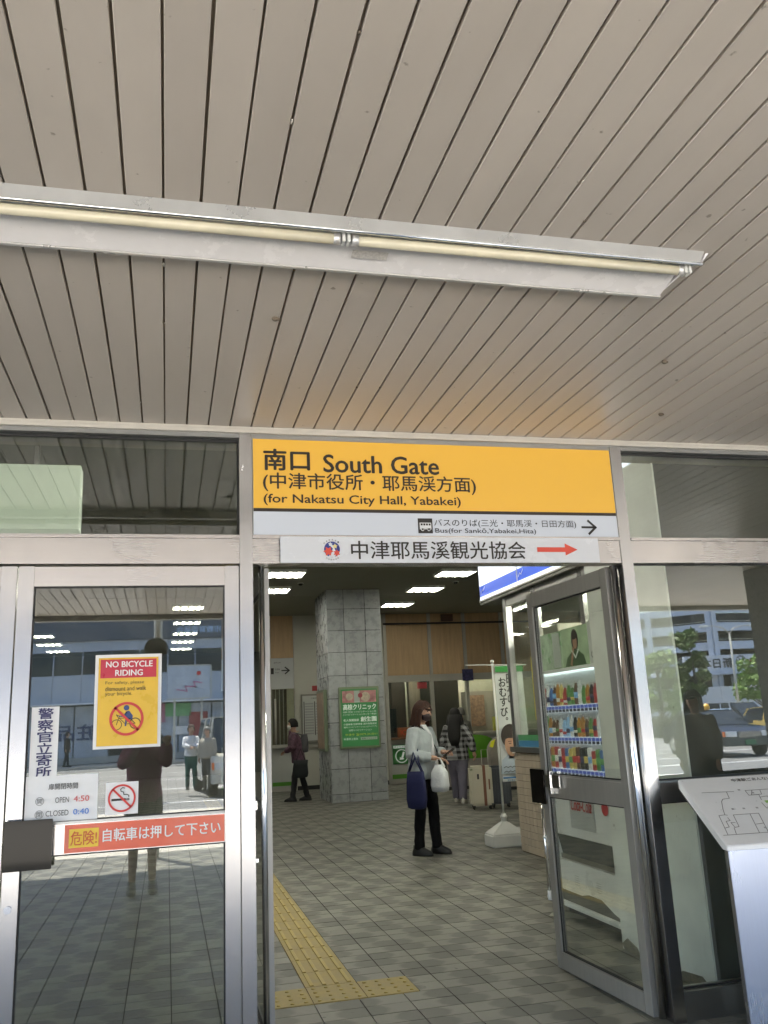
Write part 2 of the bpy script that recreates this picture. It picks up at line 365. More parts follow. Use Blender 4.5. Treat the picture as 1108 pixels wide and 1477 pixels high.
# single tiles where the doorway shows them large; the rest is one mesh
tm = bpy.data.meshes.new('paving_tile')
tb = MB().box(0.003, TP-0.003, 0.0025, TR-0.0025, -0.02, 0.0)
tm.from_pydata(tb.v, [], tb.f); tm.materials.append(M_tile)
def tactile(x, y): return (0.19 < x < 1.324 and 0.91 < y < 1.20) or (0.76 < x < 1.036 and 1.19 < y < 15.4)
def clip(x0, x1, y0, y1):
    """tiles are cut round the yellow tactile paving"""
    out = [(x0, x1, y0, y1)]
    for a0, a1, b0, b1 in ((0.4705, 1.324, 0.905, 1.203), (0.755, 1.04, 1.203, 15.4)):
        nx = []
        for (p0, p1, q0, q1) in out:
            if p1 <= a0 or p0 >= a1 or q1 <= b0 or q0 >= b1: nx.append((p0, p1, q0, q1)); continue
            if p0 < a0: nx.append((p0, a0, q0, q1))
            if p1 > a1: nx.append((a1, p1, q0, q1))
            c0, c1 = max(p0, a0), min(p1, a1)
            if q0 < b0: nx.append((c0, c1, q0, b0))
            if q1 > b1: nx.append((c0, c1, b1, q1))
        out = nx
    return [o for o in out if o[1]-o[0] > 0.012 and o[3]-o[2] > 0.012]
rest = MB(); cnt = 0
cells = []
for i in range(-40, 64):
    for j in range(-57, 184):
        x0 = TX+i*TP; y0 = TY+j*TR
        if x0 > 15 or y0 > 26.5: continue
        inside = y0 > 0.05 and x0 > 0.3 and x0 < 2.9 and (x0-0.3) < 0.32*(y0+3.96)+0.1
        cells.append((0 if inside else 1, y0, x0, i, j))
cells.sort()
for pri, y0, x0, i, j in cells:
    pcs = clip(x0, x0+TP, y0, y0+TR)
    whole = len(pcs) == 1 and abs(pcs[0][1]-pcs[0][0]-TP) < 1e-6 and abs(pcs[0][3]-pcs[0][2]-TR) < 1e-6
    if pri == 0 and cnt < 292 and whole:
        o = bpy.data.objects.new('paving_tile', tm); COL.objects.link(o); o.parent = slab; o.location = (x0, y0, random.uniform(-0.0006, 0.0006)); cnt += 1
    else:
        for (a, b_, c, d) in pcs:
            z = random.uniform(-0.0006, 0.0006)
            rest.add([(a+.003, c+.0025, z), (b_-.003, c+.0025, z), (b_-.003, d-.0025, z), (a+.003, d-.0025, z), (a+.003, c+.0025, -.01), (b_-.003, c+.0025, -.01), (b_-.003, d-.0025, -.01), (a+.003, d-.0025, -.01)],
                     [(0,1,2,3),(0,4,5,1),(1,5,6,2),(2,6,7,3),(3,7,4,0)])
rest.build('paving_tiles_remainder', M_tile, slab, kind='stuff')

# tactile paving: guiding bars and warning dots, each slab a part
M_tac = mat('yellow_tactile_tile', (0.36, 0.275, 0.10), 0.55, noise=(9, 0.18), bump=(80, 0.001), specks=(22, 0.70, (0.16, 0.13, 0.07)))
M_tacb = mat('yellow_tactile_bar', (0.42, 0.31, 0.08), 0.45, noise=(12, 0.15))
tac = thing('tactile_paving', 'yellow tactile paving strip leading from the open doorway across the tiled floor', 'tactile paving', (0.9, 1.2, 0))
for x0 in (0.4705, 0.755, 1.04):
    t = MB().box(x0+.002, x0+.2825, 0.906, 1.201, -0.01, 0.003).build('warning_slab', M_tac, tac, bevel=0.001)
    for a in range(4):
        for b in range(4):
            cx, cy = x0+0.036+a*0.071, 0.906+0.036+b*0.0735
            MB().loft([(cx, cy, 0.002, 0.0125, 0.0125), (cx, cy, 0.007, 0.009, 0.009), (cx, cy, 0.0078, 0.005, 0.005)], 10).build('raised_dot', M_tacb, t, smooth=True)
y = 1.205
while y < 15.2:
    t = MB().box(0.757, 1.038, y, y+0.281, -0.01, 0.003).build('guiding_slab', M_tac, tac)
    b = MB()
    for k in range(4):
        x = 0.757+0.036+k*0.0697
        b.prism([(x-.013, 0.002), (x+.013, 0.002), (x+.009, 0.0078), (x-.009, 0.0078)], 1, y+0.008, y+0.272)
        if y < 5: b.build('guiding_bar', M_tacb, t); b = MB()
    if b.v: b.build('guiding_bars', M_tacb, t, kind='stuff')
    y += 0.284

# ================================================================== canopy over the forecourt
M_slat = mat('cream_painted_slat', (0.62, 0.565, 0.52), 0.36, noise=(1.5, 0.045), specks=(24, 0.70, (0.33, 0.29, 0.25)), bump=(1.6, 0.005), rnd=.05, stretch=(2.5, 1, 1))
M_roof = mat('canopy_roof_sheet', (0.28, 0.27, 0.25), 0.7, noise=(1, 0.1))
ZC = 2.79
roof = struct(MB().box(-6.2, 13.5, -6.72, -0.005, ZC+0.017, ZC+0.75).build('canopy_roof', mat('slat_backing', (.34, .28, .22), .9)))
fas = MB().box(-6.25, 13.6, -6.80, -6.722, ZC-0.06, ZC+0.80).build('roof_fascia', mat('fascia_metal', (0.45, 0.43, 0.39), 0.5, noise=(1, 0.1)), roof)
sm = MB()
gw = 0.0076
prof = [(gw/2, 0.013), (gw/2, 0.0018), (gw/2+0.0018, 0.0), (0.09996-gw/2-0.0018, 0.0), (0.09996-gw/2, 0.0018), (0.09996-gw/2, 0.013), (0.09996-gw/2-0.002, 0.013), (0.09996-gw/2-0.002, 0.005), (gw/2+0.002, 0.005), (gw/2+0.002, 0.013)]
slats = bpy.data.meshes.new('ceiling_slat')
pb = MB(); n = len(prof)
pb.add([(x, -6.70, z) for x, z in prof]+[(x, -0.012, z) for x, z in prof], [(i, (i+1) % n, n+(i+1) % n, n+i) for i in range(n)])
slats.from_pydata(pb.v, [], pb.f); slats.materials.append(M_slat)
bm = bmesh.new(); bm.from_mesh(slats); bmesh.ops.recalc_face_normals(bm, faces=bm.faces); bm.to_mesh(slats); bm.free()
for k in range(-61, 134):
    o = bpy.data.objects.new('ceiling_slat', slats); COL.objects.link(o); o.parent = roof
    o.location = (-0.0281+0.09996*k+random.uniform(-.0008, .0008), 0, ZC+random.uniform(-.0008, .0012)); o.rotation_euler = (0, random.uniform(-.004, .004), random.uniform(-.0002, .0002))
MB().box(-6.2, 13.5, -0.060, -0.002, ZC-0.012, ZC-0.001).box(-6.2, 13.5, -0.058, -0.004, ZC-0.03, ZC-0.0125).build('edge_trim', mat('cream_trim', (0.60, 0.57, 0.52), 0.4, noise=(4, 0.08)), roof)
# insect nests and wire ends on the slats
d = MB()
for (x, y) in ((1.974, -1.05), (2.31, -0.468), (0.35, -1.2)):
    d.ell((x, y, ZC-0.006), (0.012, 0.010, 0.009)); d.ell((x+0.012, y+0.004, ZC-0.004), (0.008, 0.006, 0.006))
for _ in range(46):
    k = random.randint(-20, 70); x = -0.0281+0.09996*k+random.uniform(-.006, .006); y = random.uniform(-3.8, -0.2)
    d.ell((x, y, ZC-0.001), (random.uniform(.002, .005), random.uniform(.003, .010), 0.004), 6, 4)
cw = MB()
for _ in range(60):
    k = random.randint(-22, 70); x = -0.0281+0.09996*k+random.uniform(-.004, .004); y = random.uniform(-3.9, -0.1)
    cw.ell((x, y, ZC-0.001), (random.uniform(.002, .005), random.uniform(.003, .014), 0.003), 6, 4)
cw.build('cobweb_bits', mat('cobweb', (0.62, 0.58, 0.52), 0.95), roof, smooth=True)
d.build('dirt_lumps', mat('dirt', (0.16, 0.13, 0.10), 0.95), roof, smooth=True)

# fluorescent fixture: open trough with two tubes end to end
fx = thing('trough_light_fixture', 'long unlit fluorescent light fitting with open white reflector fixed under the slatted canopy', 'ceiling light', (0, -1.71, ZC))
M_galv = mat('grey_metal_edge', (0.72, 0.71, 0.70), 0.30, 0.5, noise=(5, 0.07))
M_refl = mat('white_reflector', (0.93, 0.91, 0.94), 0.25, noise=(6, 0.04), specks=(30, 0.71, (0.45, 0.40, 0.33)))
M_tube = mat('aged_tube_glass', (0.70, 0.65, 0.50), 0.15, noise=(5, 0.12))
XL, XR = -4.2, 1.648
# cross-section (y, z): near side sheet, top, far reflector
MB().prism([(-1.850, ZC-.001), (-1.842, ZC-.001), (-1.812, ZC-.020), (-1.814, ZC-.027), (-1.822, ZC-.027)], 0, XL, XR-0.02).build('near_side_sheet', M_galv, fx, bevel=0.001)
MB().tube([(XL, -1.818, ZC-.026), (XR-.012, -1.818, ZC-.026)], 0.0065, 10).build('rolled_edge', M_chrome, fx, smooth=True)
MB().box(XL, XR-.03, -1.808, -1.762, ZC-.010, ZC-.003).build('inner_tray', M_galv, fx)
MB().prism([(-1.760, ZC-.004), (-1.760, ZC-.008), (-1.628, ZC-.040), (-1.626, ZC-.036)], 0, XL, XR-.05).build('reflector', M_refl, fx)
MB().prism([(-1.626, ZC-.044), (-1.626, ZC-.036), (-1.604, ZC-.006), (-1.598, ZC-.001), (-1.588, ZC-.001), (-1.612, ZC-.044)], 0, XL, XR-.045).build('far_side_sheet', M_galv, fx, bevel=0.001)
ec = [(-1.822, ZC-.026), (-1.842, ZC-.002), (-1.590, ZC-.002), (-1.612, ZC-.044), (-1.626, ZC-.042), (-1.760, ZC-.009), (-1.80, ZC-.020)]
ex = lambda y, t: XR-.055*(y+1.842)/.25-t
MB().add([(ex(y, .010), y, z) for y, z in ec]+[(ex(y, 0)+(.0 if z > ZC-.01 else -.012), y, z) for y, z in ec], [tuple(range(7))[::-1], tuple(range(7, 14))]+[(q, (q+1) % 7, 7+(q+1) % 7, 7+q) for q in range(7)]).build('end_cap', M_refl, fx)

for a, b in ((0.500, 1.590), (-0.72, 0.470), (-1.95, -0.755), (-3.2, -1.99)):
    tb_ = MB().tube([(a+.02, -1.782, ZC-.034), (b-.02, -1.782, ZC-.034)], 0.0155, 14).build('fluorescent_tube', M_tube, fx, smooth=True)
    MB().tube([(a+.003, -1.782, ZC-.034), (a+.022, -1.782, ZC-.034)], 0.0165, 12).build('tube_cap', M_galv, tb_, smooth=True); MB().tube([(b-.022, -1.782, ZC-.034), (b-.003, -1.782, ZC-.034)], 0.0165, 12).build('tube_cap', M_galv, tb_, smooth=True)
for x in (0.485, -0.737, -1.97, 1.600):
    MB().box(x-.012, x-.003, -1.798, -1.766, ZC-.048, ZC-.008).build('lamp_holder', M_white, fx, bevel=0.002); MB().box(x+.003, x+.012, -1.798, -1.766, ZC-.048, ZC-.008).build('lamp_holder', M_white, fx, bevel=0.002)
p = Print((0.50, -1.760, ZC-.0085), (1, 0, 0), (0, 0.95, -0.31), fx)
p.n = -p.n if p.n.z > 0 else p.n
p.rect('rating_label', mat('faded_label', (0.55, 0.53, 0.52), 0.5, noise=(150, 0.3)), 0.02, 0.13, 0.045, 0.075, 1)
p.done()

# ================================================================== glazed entrance front
ef = thing('entrance_frame', 'stainless steel frame of the glazed station entrance with posts and cross rails', 'entrance frame', (1.3, 0, 0))
def post(x0, x1, z0=0.0, z1=2.76, y0=-0.04, y1=0.07, name='post', m=None): return MB().box(x0, x1, y0, y1, z0, z1).build(name, m or M_st, ef, bevel=0.0015)
post(0.315, 0.3745); post(2.258, 2.322); post(-1.64, -1.58); post(-3.55, -3.49); post(4.30, 4.36); post(6.5, 6.56); post(8.7, 8.76)
for x0, x1 in ((-3.49, -1.64), (-1.58, 0.315), (0.3745, 2.258), (2.322, 4.30), (4.36, 6.5), (6.56, 8.7)):
    MB().box(x0, x1, -0.036, 0.066, 2.7405, 2.776).build('header', M_std, ef)
for x0, x1 in ((-3.49, -1.64), (-1.58, 0.3148), (0.3747, 2.2578), (2.3222, 4.30), (4.36, 6.5), (6.56, 8.7)):
    MB().box(x0, x1, -0.034, 0.064, 2.133, 2.249).build('transom', M_sh, ef, bevel=0.0015)
    MB().box(x0, x1, -0.046, 0.062, 2.2505, 2.265).build('transom_lip', M_sh, ef, bevel=0.0015)
for x0, x1 in ((2.3222, 4.30), (4.36, 6.5), (6.56, 8.7)):
    MB().box(x0, x1, -0.030, 0.055, 0.952, 1.052).build('mid_rail', M_std, ef, bevel=0.0015)
    MB().box(x0, x1, -0.034, 0.06, 0.0, 0.125).build('sill', M_std, ef, bevel=0.0015)
def pane(x0, x1, z0, z1, nm, label, y=0.012):
    o = MB().box(x0, x1, y, y+0.008, z0, z1).build('glass_pane', M_glassw if x0 > 1 else M_glass, ef)
    return o
gm = MB()
for x0, x1 in ((-3.49, -1.64), (-1.58, 0.315), (2.322, 4.30), (4.36, 6.5), (6.56, 8.7)):
    pane(x0+.001, x1-.001, 2.266, 2.7395, 0, 0)
    a, b, c, d_ = x0+.001, x1-.001, 2.266, 2.7395
    gm = MB(); gm.box(a, b, 0.0, 0.011, c, c+.008).box(a, b, 0.0, 0.011, d_-.012, d_).box(a, a+.006, 0.0, 0.011, c+.008, d_-.012).box(b-.006, b, 0.0, 0.011, c+.008, d_-.012); gm.build('glazing_gasket', M_black, ef)
for x0, x1 in ((2.322, 4.30), (4.36, 6.5), (6.56, 8.7)):
    pane(x0+.001, x1-.001, 1.053, 2.132, 0, 0); pane(x0+.001, x1-.001, 0.126, 0.951, 0, 0)
    for c, d_ in ((1.053, 2.132), (0.126, 0.951)):
        a, b = x0+.001, x1-.001
        gm = MB(); gm.box(a, b, 0.0, 0.011, c, c+.008).box(a, b, 0.0, 0.011, d_-.006, d_).box(a, a+.005, 0.0, 0.011, c+.008, d_-.006).box(b-.005, b, 0.0, 0.011, c+.008, d_-.006); gm.build('glazing_gasket', M_black, ef)
# small screw holder on the post
MB().tube([(0.332, -0.041, 2.60), (0.332, -0.052, 2.60)], 0.004, 8).tube([(0.329, -0.041, 2.585), (0.329, -0.050, 2.585)], 0.005, 8).build('screw', M_chrome, ef)

# ---- doors. local: x along the leaf, y thickness, z up
M_plate = mat('black_gloss_plate', (0.008, 0.007, 0.006), 0.05, spec=0.15)
def door(label, loc, rot, w, gm=None, leafy=True, pull=None, group='glass entrance doors', pullside='l', bolt=False):
    t = thing('glass_door', label, 'door', loc, rot, group)
    W_ = WM[t.name]; swap = gm is not None and leafy
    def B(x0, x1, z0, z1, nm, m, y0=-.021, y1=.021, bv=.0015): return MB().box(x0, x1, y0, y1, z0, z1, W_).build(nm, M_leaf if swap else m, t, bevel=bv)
    B(0, .064, .012, 2.125, 'stile', M_st); B(w-.064, w, .012, 2.125, 'stile', M_st)
    B(.0645, w-.0645, 2.036, 2.123, 'top_rail', M_sh); B(.0645, w-.0645, .013, .100, 'bottom_rail', M_sh)
    B(.0645, w-.0645, .930, 1.047, 'mid_rail', M_sh, -.017, .017)
    B(.0645, w-.0645, 1.0472, 1.057, 'rail_bead', M_std, -.012, .012, 0)
    for z0, z1 in ((.101, .929), (1.0575, 2.035)):
        g = MB().box(.065, w-.065, -.004, .004, z0, z1, W_).build('glass_pane', gm or M_glass, t)
        k = MB()
        for s in (-1, 1):
            y0, y1 = (s*.0045, s*.010)
            k.box(.0648, .070, y0, y1, z0, z1, W_).box(w-.070, w-.0648, y0, y1, z0, z1, W_).box(.070, w-.070, y0, y1, z0, z0+.005, W_).box(.070, w-.070, y0, y1, z1-.005, z1, W_)
        k.build('gasket', M_black, g)
    return t
dA = door('closed glass door leaf carrying the posters and the orange strip, left of the open doorway', (-.632, 0.006, 0), 0, .944, M_glassd, False)
dB = door('glass door leaf cut off by the left picture edge, beside the leaf with the posters', (-1.583, 0.006, 0), 0, .944, M_glassd, False)
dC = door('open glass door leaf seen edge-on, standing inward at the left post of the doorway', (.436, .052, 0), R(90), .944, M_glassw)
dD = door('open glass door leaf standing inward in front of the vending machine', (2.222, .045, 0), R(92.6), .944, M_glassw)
# plates
def plate(x0, x1, z0, z1, y, par):
    MB().box(x0, x1, y-.036, y-.028, z0, z1).build('pull_plate', M_plate, par, bevel=.002)
    MB().box(x0+.03, x0+.05, y-.028, y+.0, z0+.03, z0+.17).box(x1-.05, x1-.03, y-.028, y, z0+.03, z0+.17).build('plate_bracket', M_std, par)
plate(-.628, -.444, .884, 1.076, -.018, dA)
MB().tube([(-.604, -.0155, .739), (-.604, -.026, .739)], .0145, 18).tube([(-.604, -.026, .739), (-.604, -.029, .739)], .009, 14).build('lock_cylinder', M_chrome, dA, smooth=False)
WD = WM[dD.name]
MB().box(.885, 1.06, .030, .040, .888, 1.082, WD).build('pull_plate', M_plate, dD, bevel=.002)
MB().box(.90, .93, .021, .030, .92, 1.05, WD).build('plate_bracket', M_std, dD)
MB().box(.70, .885, .024, .034, .985, 1.055, WD).box(.80, .83, .018, .040, .95, 1.075, WD).build('pull_bracket', M_chrome, dD, bevel=.002)
MB().tube([WD @ Vector((.955, .028, .40)), WD @ Vector((.955, .028, .90))], .008, 10).build('drop_bolt', M_chrome, dD, smooth=True)
MB().tube([WD @ Vector((.955, .028, .36)), WD @ Vector((.955, .028, .41))], .011, 10).tube([WD @ Vector((.955, .010, .70)), WD @ Vector((.955, .036, .70))], .010, 10).build('bolt_tip', M_white, dD, smooth=True)
MB().tube([(2.236, .022, .012), (2.236, .022, 2.128)], .019, 20).build('pivot_tube', M_chrome, dD, smooth=True)
MB().tube([(.4185, .022, .012), (.4185, .022, 2.128)], .014, 20).build('pivot_tube', M_chrome, dC, smooth=True)
MB().box(.376, .386, .0, .03, 1.05, 1.085).box(.376, .390, .0, .025, .835, .85).build('latch', M_chrome, dC)

# ================================================================== signs over and on the doors
M_yel = mat('yellow_sign_face', (0.62, 0.37, 0.058), 0.28, emit=((0.90, 0.47, 0.05), 0.035))
M_swh = mat('white_sign_face', (0.50, 0.535, 0.60), 0.25, emit=((0.78, 0.84, 0.95), 0.02))
sg = thing('station_gate_sign', 'wide yellow and white sign box reading South Gate above the open doorway', 'sign', (1.3, -.03, 2.27))
MB().box(.377, 2.2555, -.038, .060, 2.2665, 2.739).build('sign_box', M_std, sg)
MB().box(.380, 2.2525, -.0405, -.0385, 2.3955, 2.7365).build('yellow_panel', M_yel, sg)
MB().box(.380, 2.2525, -.0405, -.0385, 2.2685, 2.379).build('white_panel', M_swh, sg)
MB().box(.380, 2.2525, -.0407, -.0385, 2.3792, 2.3953).build('dark_band', mat('dark_brown_band', (.03, .02, .015), .4), sg)
p = Print((0, -.0405, 0), (1, 0, 0), (0, 0, 1), sg)
p.text(M_ink, '南口', .428, .652, 2.582, 2.686, bold=.022)
p.text(M_ink, 'South Gate', .716, 1.302, 2.578, 2.666, bold=.016)
p.text(M_ink, '(中津市役所・耶馬渓方面)', .425, 1.490, 2.478, 2.570, bold=.012)
p.text(M_ink, '(for Nakatsu City Hall, Yabakei)', .427, 1.404, 2.409, 2.464, bold=.014)
p.text(M_ink, 'バスのりば(三光・耶馬渓・日田方面)', 1.258, 2.018, 2.309, 2.352, bold=.002)
p.text(M_ink, 'Bus(for Sankō,Yabakei,Hita)', 1.262, 1.794, 2.275, 2.306, bold=.006)
p.rect('bus_symbol', M_ink, 1.176, 1.250, 2.279, 2.354, 1)
Wb = mat('symbol_white', (.75, .77, .8), .4)
p.rect('bus_outline', Wb, 1.184, 1.243, 2.298, 2.332, 2).disc('bus_outline', Wb, 1.198, 2.298, .008, 2).disc('bus_outline', Wb, 1.230, 2.298, .008, 2)
for k in range(4): p.rect('bus_symbol', M_ink, 1.189+k*.0135, 1.199+k*.0135, 2.318, 2.328, 3)
p.disc('bus_symbol', M_ink, 1.198, 2.298, .0045, 3).disc('bus_symbol', M_ink, 1.230, 2.298, .0045, 3)
p.rect('arrow', M_ink, 2.047, 2.118, 2.311, 2.322, 2).line('arrow', M_ink, [(2.088, 2.350), (2.126, 2.3165), (2.088, 2.283)], .012, 2)
p.done()
ws = thing('tourist_association_sign', 'narrow white sign strip with red arrow fixed on the rail below the yellow sign', 'sign', (1.3, -.05, 2.13))
M_strip = mat('white_acrylic_strip', (.70, .73, .80), .25, noise=(6, .02))
MB().box(.500, 2.126, -.056, -.0475, 2.131, 2.2565).build('sign_strip', M_strip, ws, bevel=.002)
p = Print((0, -.056, 0), (1, 0, 0), (0, 0, 1), ws)
p.text(M_ink, '中津耶馬溪観光協会', .834, 1.722, 2.148, 2.236, bold=.008)
M_arr = mat('arrow_red', (.72, .09, .06), .4)
p.rect('arrow', M_arr, 1.784, 1.936, 2.184, 2.208, 2).poly('arrow', M_arr, [(1.936, 2.166), (2.004, 2.196), (1.936, 2.228)], 2)
cx, cz, r = .743, 2.195, .038
eb = mat('emblem_blue', (.03, .05, .26), .4); er = mat('emblem_red', (.66, .08, .05), .4); ey = mat('emblem_yellow', (.75, .66, .3), .4)
p.disc('emblem', eb, cx, cz, r, 1)
p.poly('emblem', M_strip, [(cx-.012, cz+.02), (cx+.004, cz+.004), (cx-.004, cz-.02), (cx-.02, cz-.036), (cx+.012, cz-.038), (cx+.02, cz-.02), (cx+.012, cz+.006), (cx-.002, cz+.026)], 2)
def star(cx_, cz_, r_, m_, k_, n_=5, a_=90):
    pts = []
    for i in range(2*n_):
        a = R(a_+180*i/n_); q = r_ if i % 2 == 0 else r_*.55
        pts.append((cx_+q*math.cos(a), cz_+q*math.sin(a)))
    for i in range(2*n_): p.poly('emblem', m_, [(cx_, cz_), pts[i], pts[(i+1) % (2*n_)]], k_)
star(cx-.018, cz-.010, .025, er, 3, 6, 60); star(cx+.022, cz-.018, .018, er, 3, 6, 30); star(cx+.014, cz+.014, .013, ey, 4); star(cx-.008, cz+.024, .011, M_strip, 4)
for i, ch in enumerate('大分県中津市'):
    a = R(238+i*13); x, z = cx+.050*math.cos(a), cz+.050*math.sin(a)
    p.text(M_ink, ch, x-.0042, x+.0042, z-.0042, z+.0042, 2)
for i, ch in enumerate('中津耶馬溪・'):
    a = R(140-i*18); x, z = cx+.047*math.cos(a), cz+.045*math.sin(a)
    if ch: p.text(M_ink, ch, x-.004, x+.004, z-.004, z+.004, 2)
p.done()

# posters on the closed door; the glass front is at y = 0.002
YG = 0.0015
def sheet(name, label, x0, x1, z0, z1, m, y=YG, tilt=0, cat='poster', curl=.0):
    t = thing(name, label, cat, ((x0+x1)/2, y, z0))
    b = MB(); n = 8; vs = []; fs = []
    for i in range(n+1):
        for j in range(n+1):
            u, v = i/n, j/n
            dy = curl*(math.sin(u*9+v*4)+math.sin(v*13-u*3))*.5
            vs.append((x0+(x1-x0)*u+tilt*v, y-.0016-dy-curl, z0+(z1-z0)*v))
    for i in range(n):
        for j in range(n): k = i*(n+1)+j; fs.append((k, k+n+1, k+n+2, k+1))
    m2 = len(vs); vs += [(a, b_+.0012, c) for a, b_, c in vs]; fs += [tuple(q+m2 for q in f[::-1]) for f in fs]
    b.add(vs, fs); b.build('sheet', m, t, smooth=True)
    return t
M_py = mat('poster_yellow', (.80, .50, .04), .3, noise=(8, .06)); M_pr = mat('poster_red', (.56, .03, .06), .3, noise=(9, .08))
po = sheet('no_bicycle_poster', 'laminated yellow and red no bicycle riding poster taped on the left door', -.304, -.026, 1.338, 1.735, M_paper, curl=.0004)
p = Print((-.304, YG-.003, 1.338), (1, 0, 0), (0, 0, 1), po)
p.rect('yellow_field', M_py, .014, .264, .012, .383, 1).rect('red_header', M_pr, .022, .256, .296, .376, 2)
M_wp = mat('white_print', (.82, .80, .80), .4)
p.text(M_wp, 'NO BICYCLE', .044, .240, .342, .367, 3, .02).text(M_wp, 'RIDING', .083, .199, .305, .330, 3, .02)
M_br = mat('brown_print', (.10, .06, .02), .5)
p.text(M_br, 'For safety, please', .044, .205, .266, .283, 3).text(M_br, 'dismount and walk', .044, .214, .241, .260, 3).text(M_br, 'your bicycle.', .044, .156, .217, .237, 3)
cx, cz = .135, .122
p.text(M_br, '', 0, 1, 0, 1) if False else None
M_bk = mat('bicycle_print', (.07, .05, .02), .5); M_fig = mat('figure_blue', (.04, .07, .20), .5)
p.ring('bicycle', M_bk, cx-.041, cz-.024, .0195, .0225, 2).ring('bicycle', M_bk, cx+.036, cz-.020, .0195, .0235, 2)
p.line('bicycle', M_bk, [(cx-.041, cz-.024), (cx-.030, cz+.012), (cx-.042, cz+.018), (cx-.036, cz+.008)], .0028, 2).line('bicycle', M_bk, [(cx-.030, cz+.004), (cx-.004, cz-.022), (cx+.036, cz-.020), (cx+.014, cz+.002), (cx-.004, cz-.022)], .0028, 2).line('bicycle', M_bk, [(cx-.030, cz+.004), (cx+.014, cz+.002)], .0028, 2)
p.disc('rider', M_fig, cx-.001, cz+.046, .0115, 3).poly('rider', M_fig, [(cx-.010, cz+.012), (cx-.004, cz+.030), (cx+.010, cz+.034), (cx+.026, cz+.012), (cx+.024, cz-.002), (cx+.012, cz-.004)], 3).line('rider', M_fig, [(cx, cz+.027), (cx-.014, cz+.010), (cx-.030, cz+.012)], .005, 3).line('rider', M_fig, [(cx+.014, cz), (cx-.002, cz-.006), (cx-.004, cz-.028)], .006, 3)
p.ring('prohibition_ring', M_red, cx, cz, .060, .071, 4); q = .065*.7071
p.line('prohibition_ring', M_red, [(cx-q, cz+q), (cx+q, cz-q)], .010, 4)
p.done()
vs_ = sheet('police_visit_plate', 'tall narrow white plate with navy vertical lettering in the upper left of the door glass', -.553, -.4435, 1.225, 1.523, M_paper, y=YG, cat='notice')
p = Print((-.553, YG-.0018, 1.225), (1, 0, 0), (0, 0, 1), vs_)
for i, ch in enumerate('警察官立寄所'): p.text(M_navy, ch, .026, .088, .293-(i+1)*.0475+.003, .293-i*.0475, 2, .018)
p.done()
hs = sheet('opening_hours_notice', 'square white notice with door opening and closing times on the left door', -.562, -.277, 1.060, 1.242, M_paper, y=YG-.004, cat='notice', curl=.0006)
p = Print((-.562, YG-.0085, 1.060), (1, 0, 0), (0, 0, 1), hs)
M_gr = mat('grey_print', (.10, .10, .10), .5); M_pk = mat('pink_red_print', (.70, .16, .16), .5); M_bl = mat('blue_print', (.12, .28, .72), .5)
p.text(M_gr, '扉開閉時間', .090, .205, .126, .150, 2, .01)
p.text(M_gr, 'OPEN', .118, .172, .073, .095, 2).text(M_pk, '4:50', .190, .252, .074, .096, 2, .01)
p.text(M_gr, 'CLOSED', .083, .172, .022, .044, 2).text(M_bl, '0:40', .190, .252, .023, .045, 2, .01)
for z, ch in ((.083, '開'), (.031, '閉')): p.ring('circle', M_gr, .058, z, .015, .0165, 2).text(M_gr, ch, .048, .068, z-.010, z+.010, 3)
p.done()
ns = sheet('no_smoking_sticker', 'small square white no smoking sticker with red ring on the left door', -.246, -.114, 1.070, 1.200, M_paper, y=YG, cat='sticker')
p = Print((-.180, YG-.0018, 1.135), (1, 0, 0), (0, 0, 1), ns)
p.rect('cigarette', M_ink, -.042, .016, -.010, -.001, 2).rect('cigarette', M_ink, .019, .023, -.010, -.001, 2).rect('cigarette', M_ink, .026, .030, -.010, -.001, 2)
p.line('smoke', M_ink, [(.028, .004), (.028, .010), (.020, .014), (.008, .014), (.006, .024), (-.004, .028), (-.006, .036), (.002, .042), (.010, .040)], .0035, 2)
p.ring('prohibition_ring', M_red, 0, 0, .048, .056, 3).line('prohibition_ring', M_red, [(-.036, .036), (.036, -.036)], .008, 3)
p.done()
ob = thing('bicycle_warning_strip', 'long orange warning strip with white Japanese lettering along the mid rail of the left door', 'notice', (0, -.014, .93))
M_or = mat('orange_red_vinyl', (.74, .115, .055), .22, noise=(7, .07))
MB().box(-.402, .245, -.0135, -.0112, .934, 1.043).build('vinyl_strip', M_or, ob)
p = Print((0, -.0135, 0), (1, 0, 0), (0, 0, 1), ob)
p.rect('yellow_patch', mat('warning_yellow', (.85, .58, .05), .35), -.384, -.268, .953, 1.026, 1)
p.text(mat('warning_red', (.62, .12, .03), .4), '危険!', -.378, -.274, .962, 1.017, 2, .012)
p.text(M_wp, '自転車は押して下さい', -.252, .228, .968, 1.018, 2, .014)
p.done()
# hanging light box seen through the upper left glass
hb = thing('hanging_light_box', 'pale green white light box hanging inside behind the upper left window', 'sign box', (-1.6, 2.0, 2.7))
MB().box(-2.7, -.59, 1.96, 2.12, 2.745, 3.19).build('light_box', mat('pale_light_box', (.58, .61, .56), .4, emit=((.75, .85, .68), .06)), hb, bevel=.004)
MB().box(-2.4, -2.37, 2.02, 2.05, 3.19, 3.96).box(-.9, -.87, 2.02, 2.05, 3.19, 3.96).build('hanger', M_std, hb)

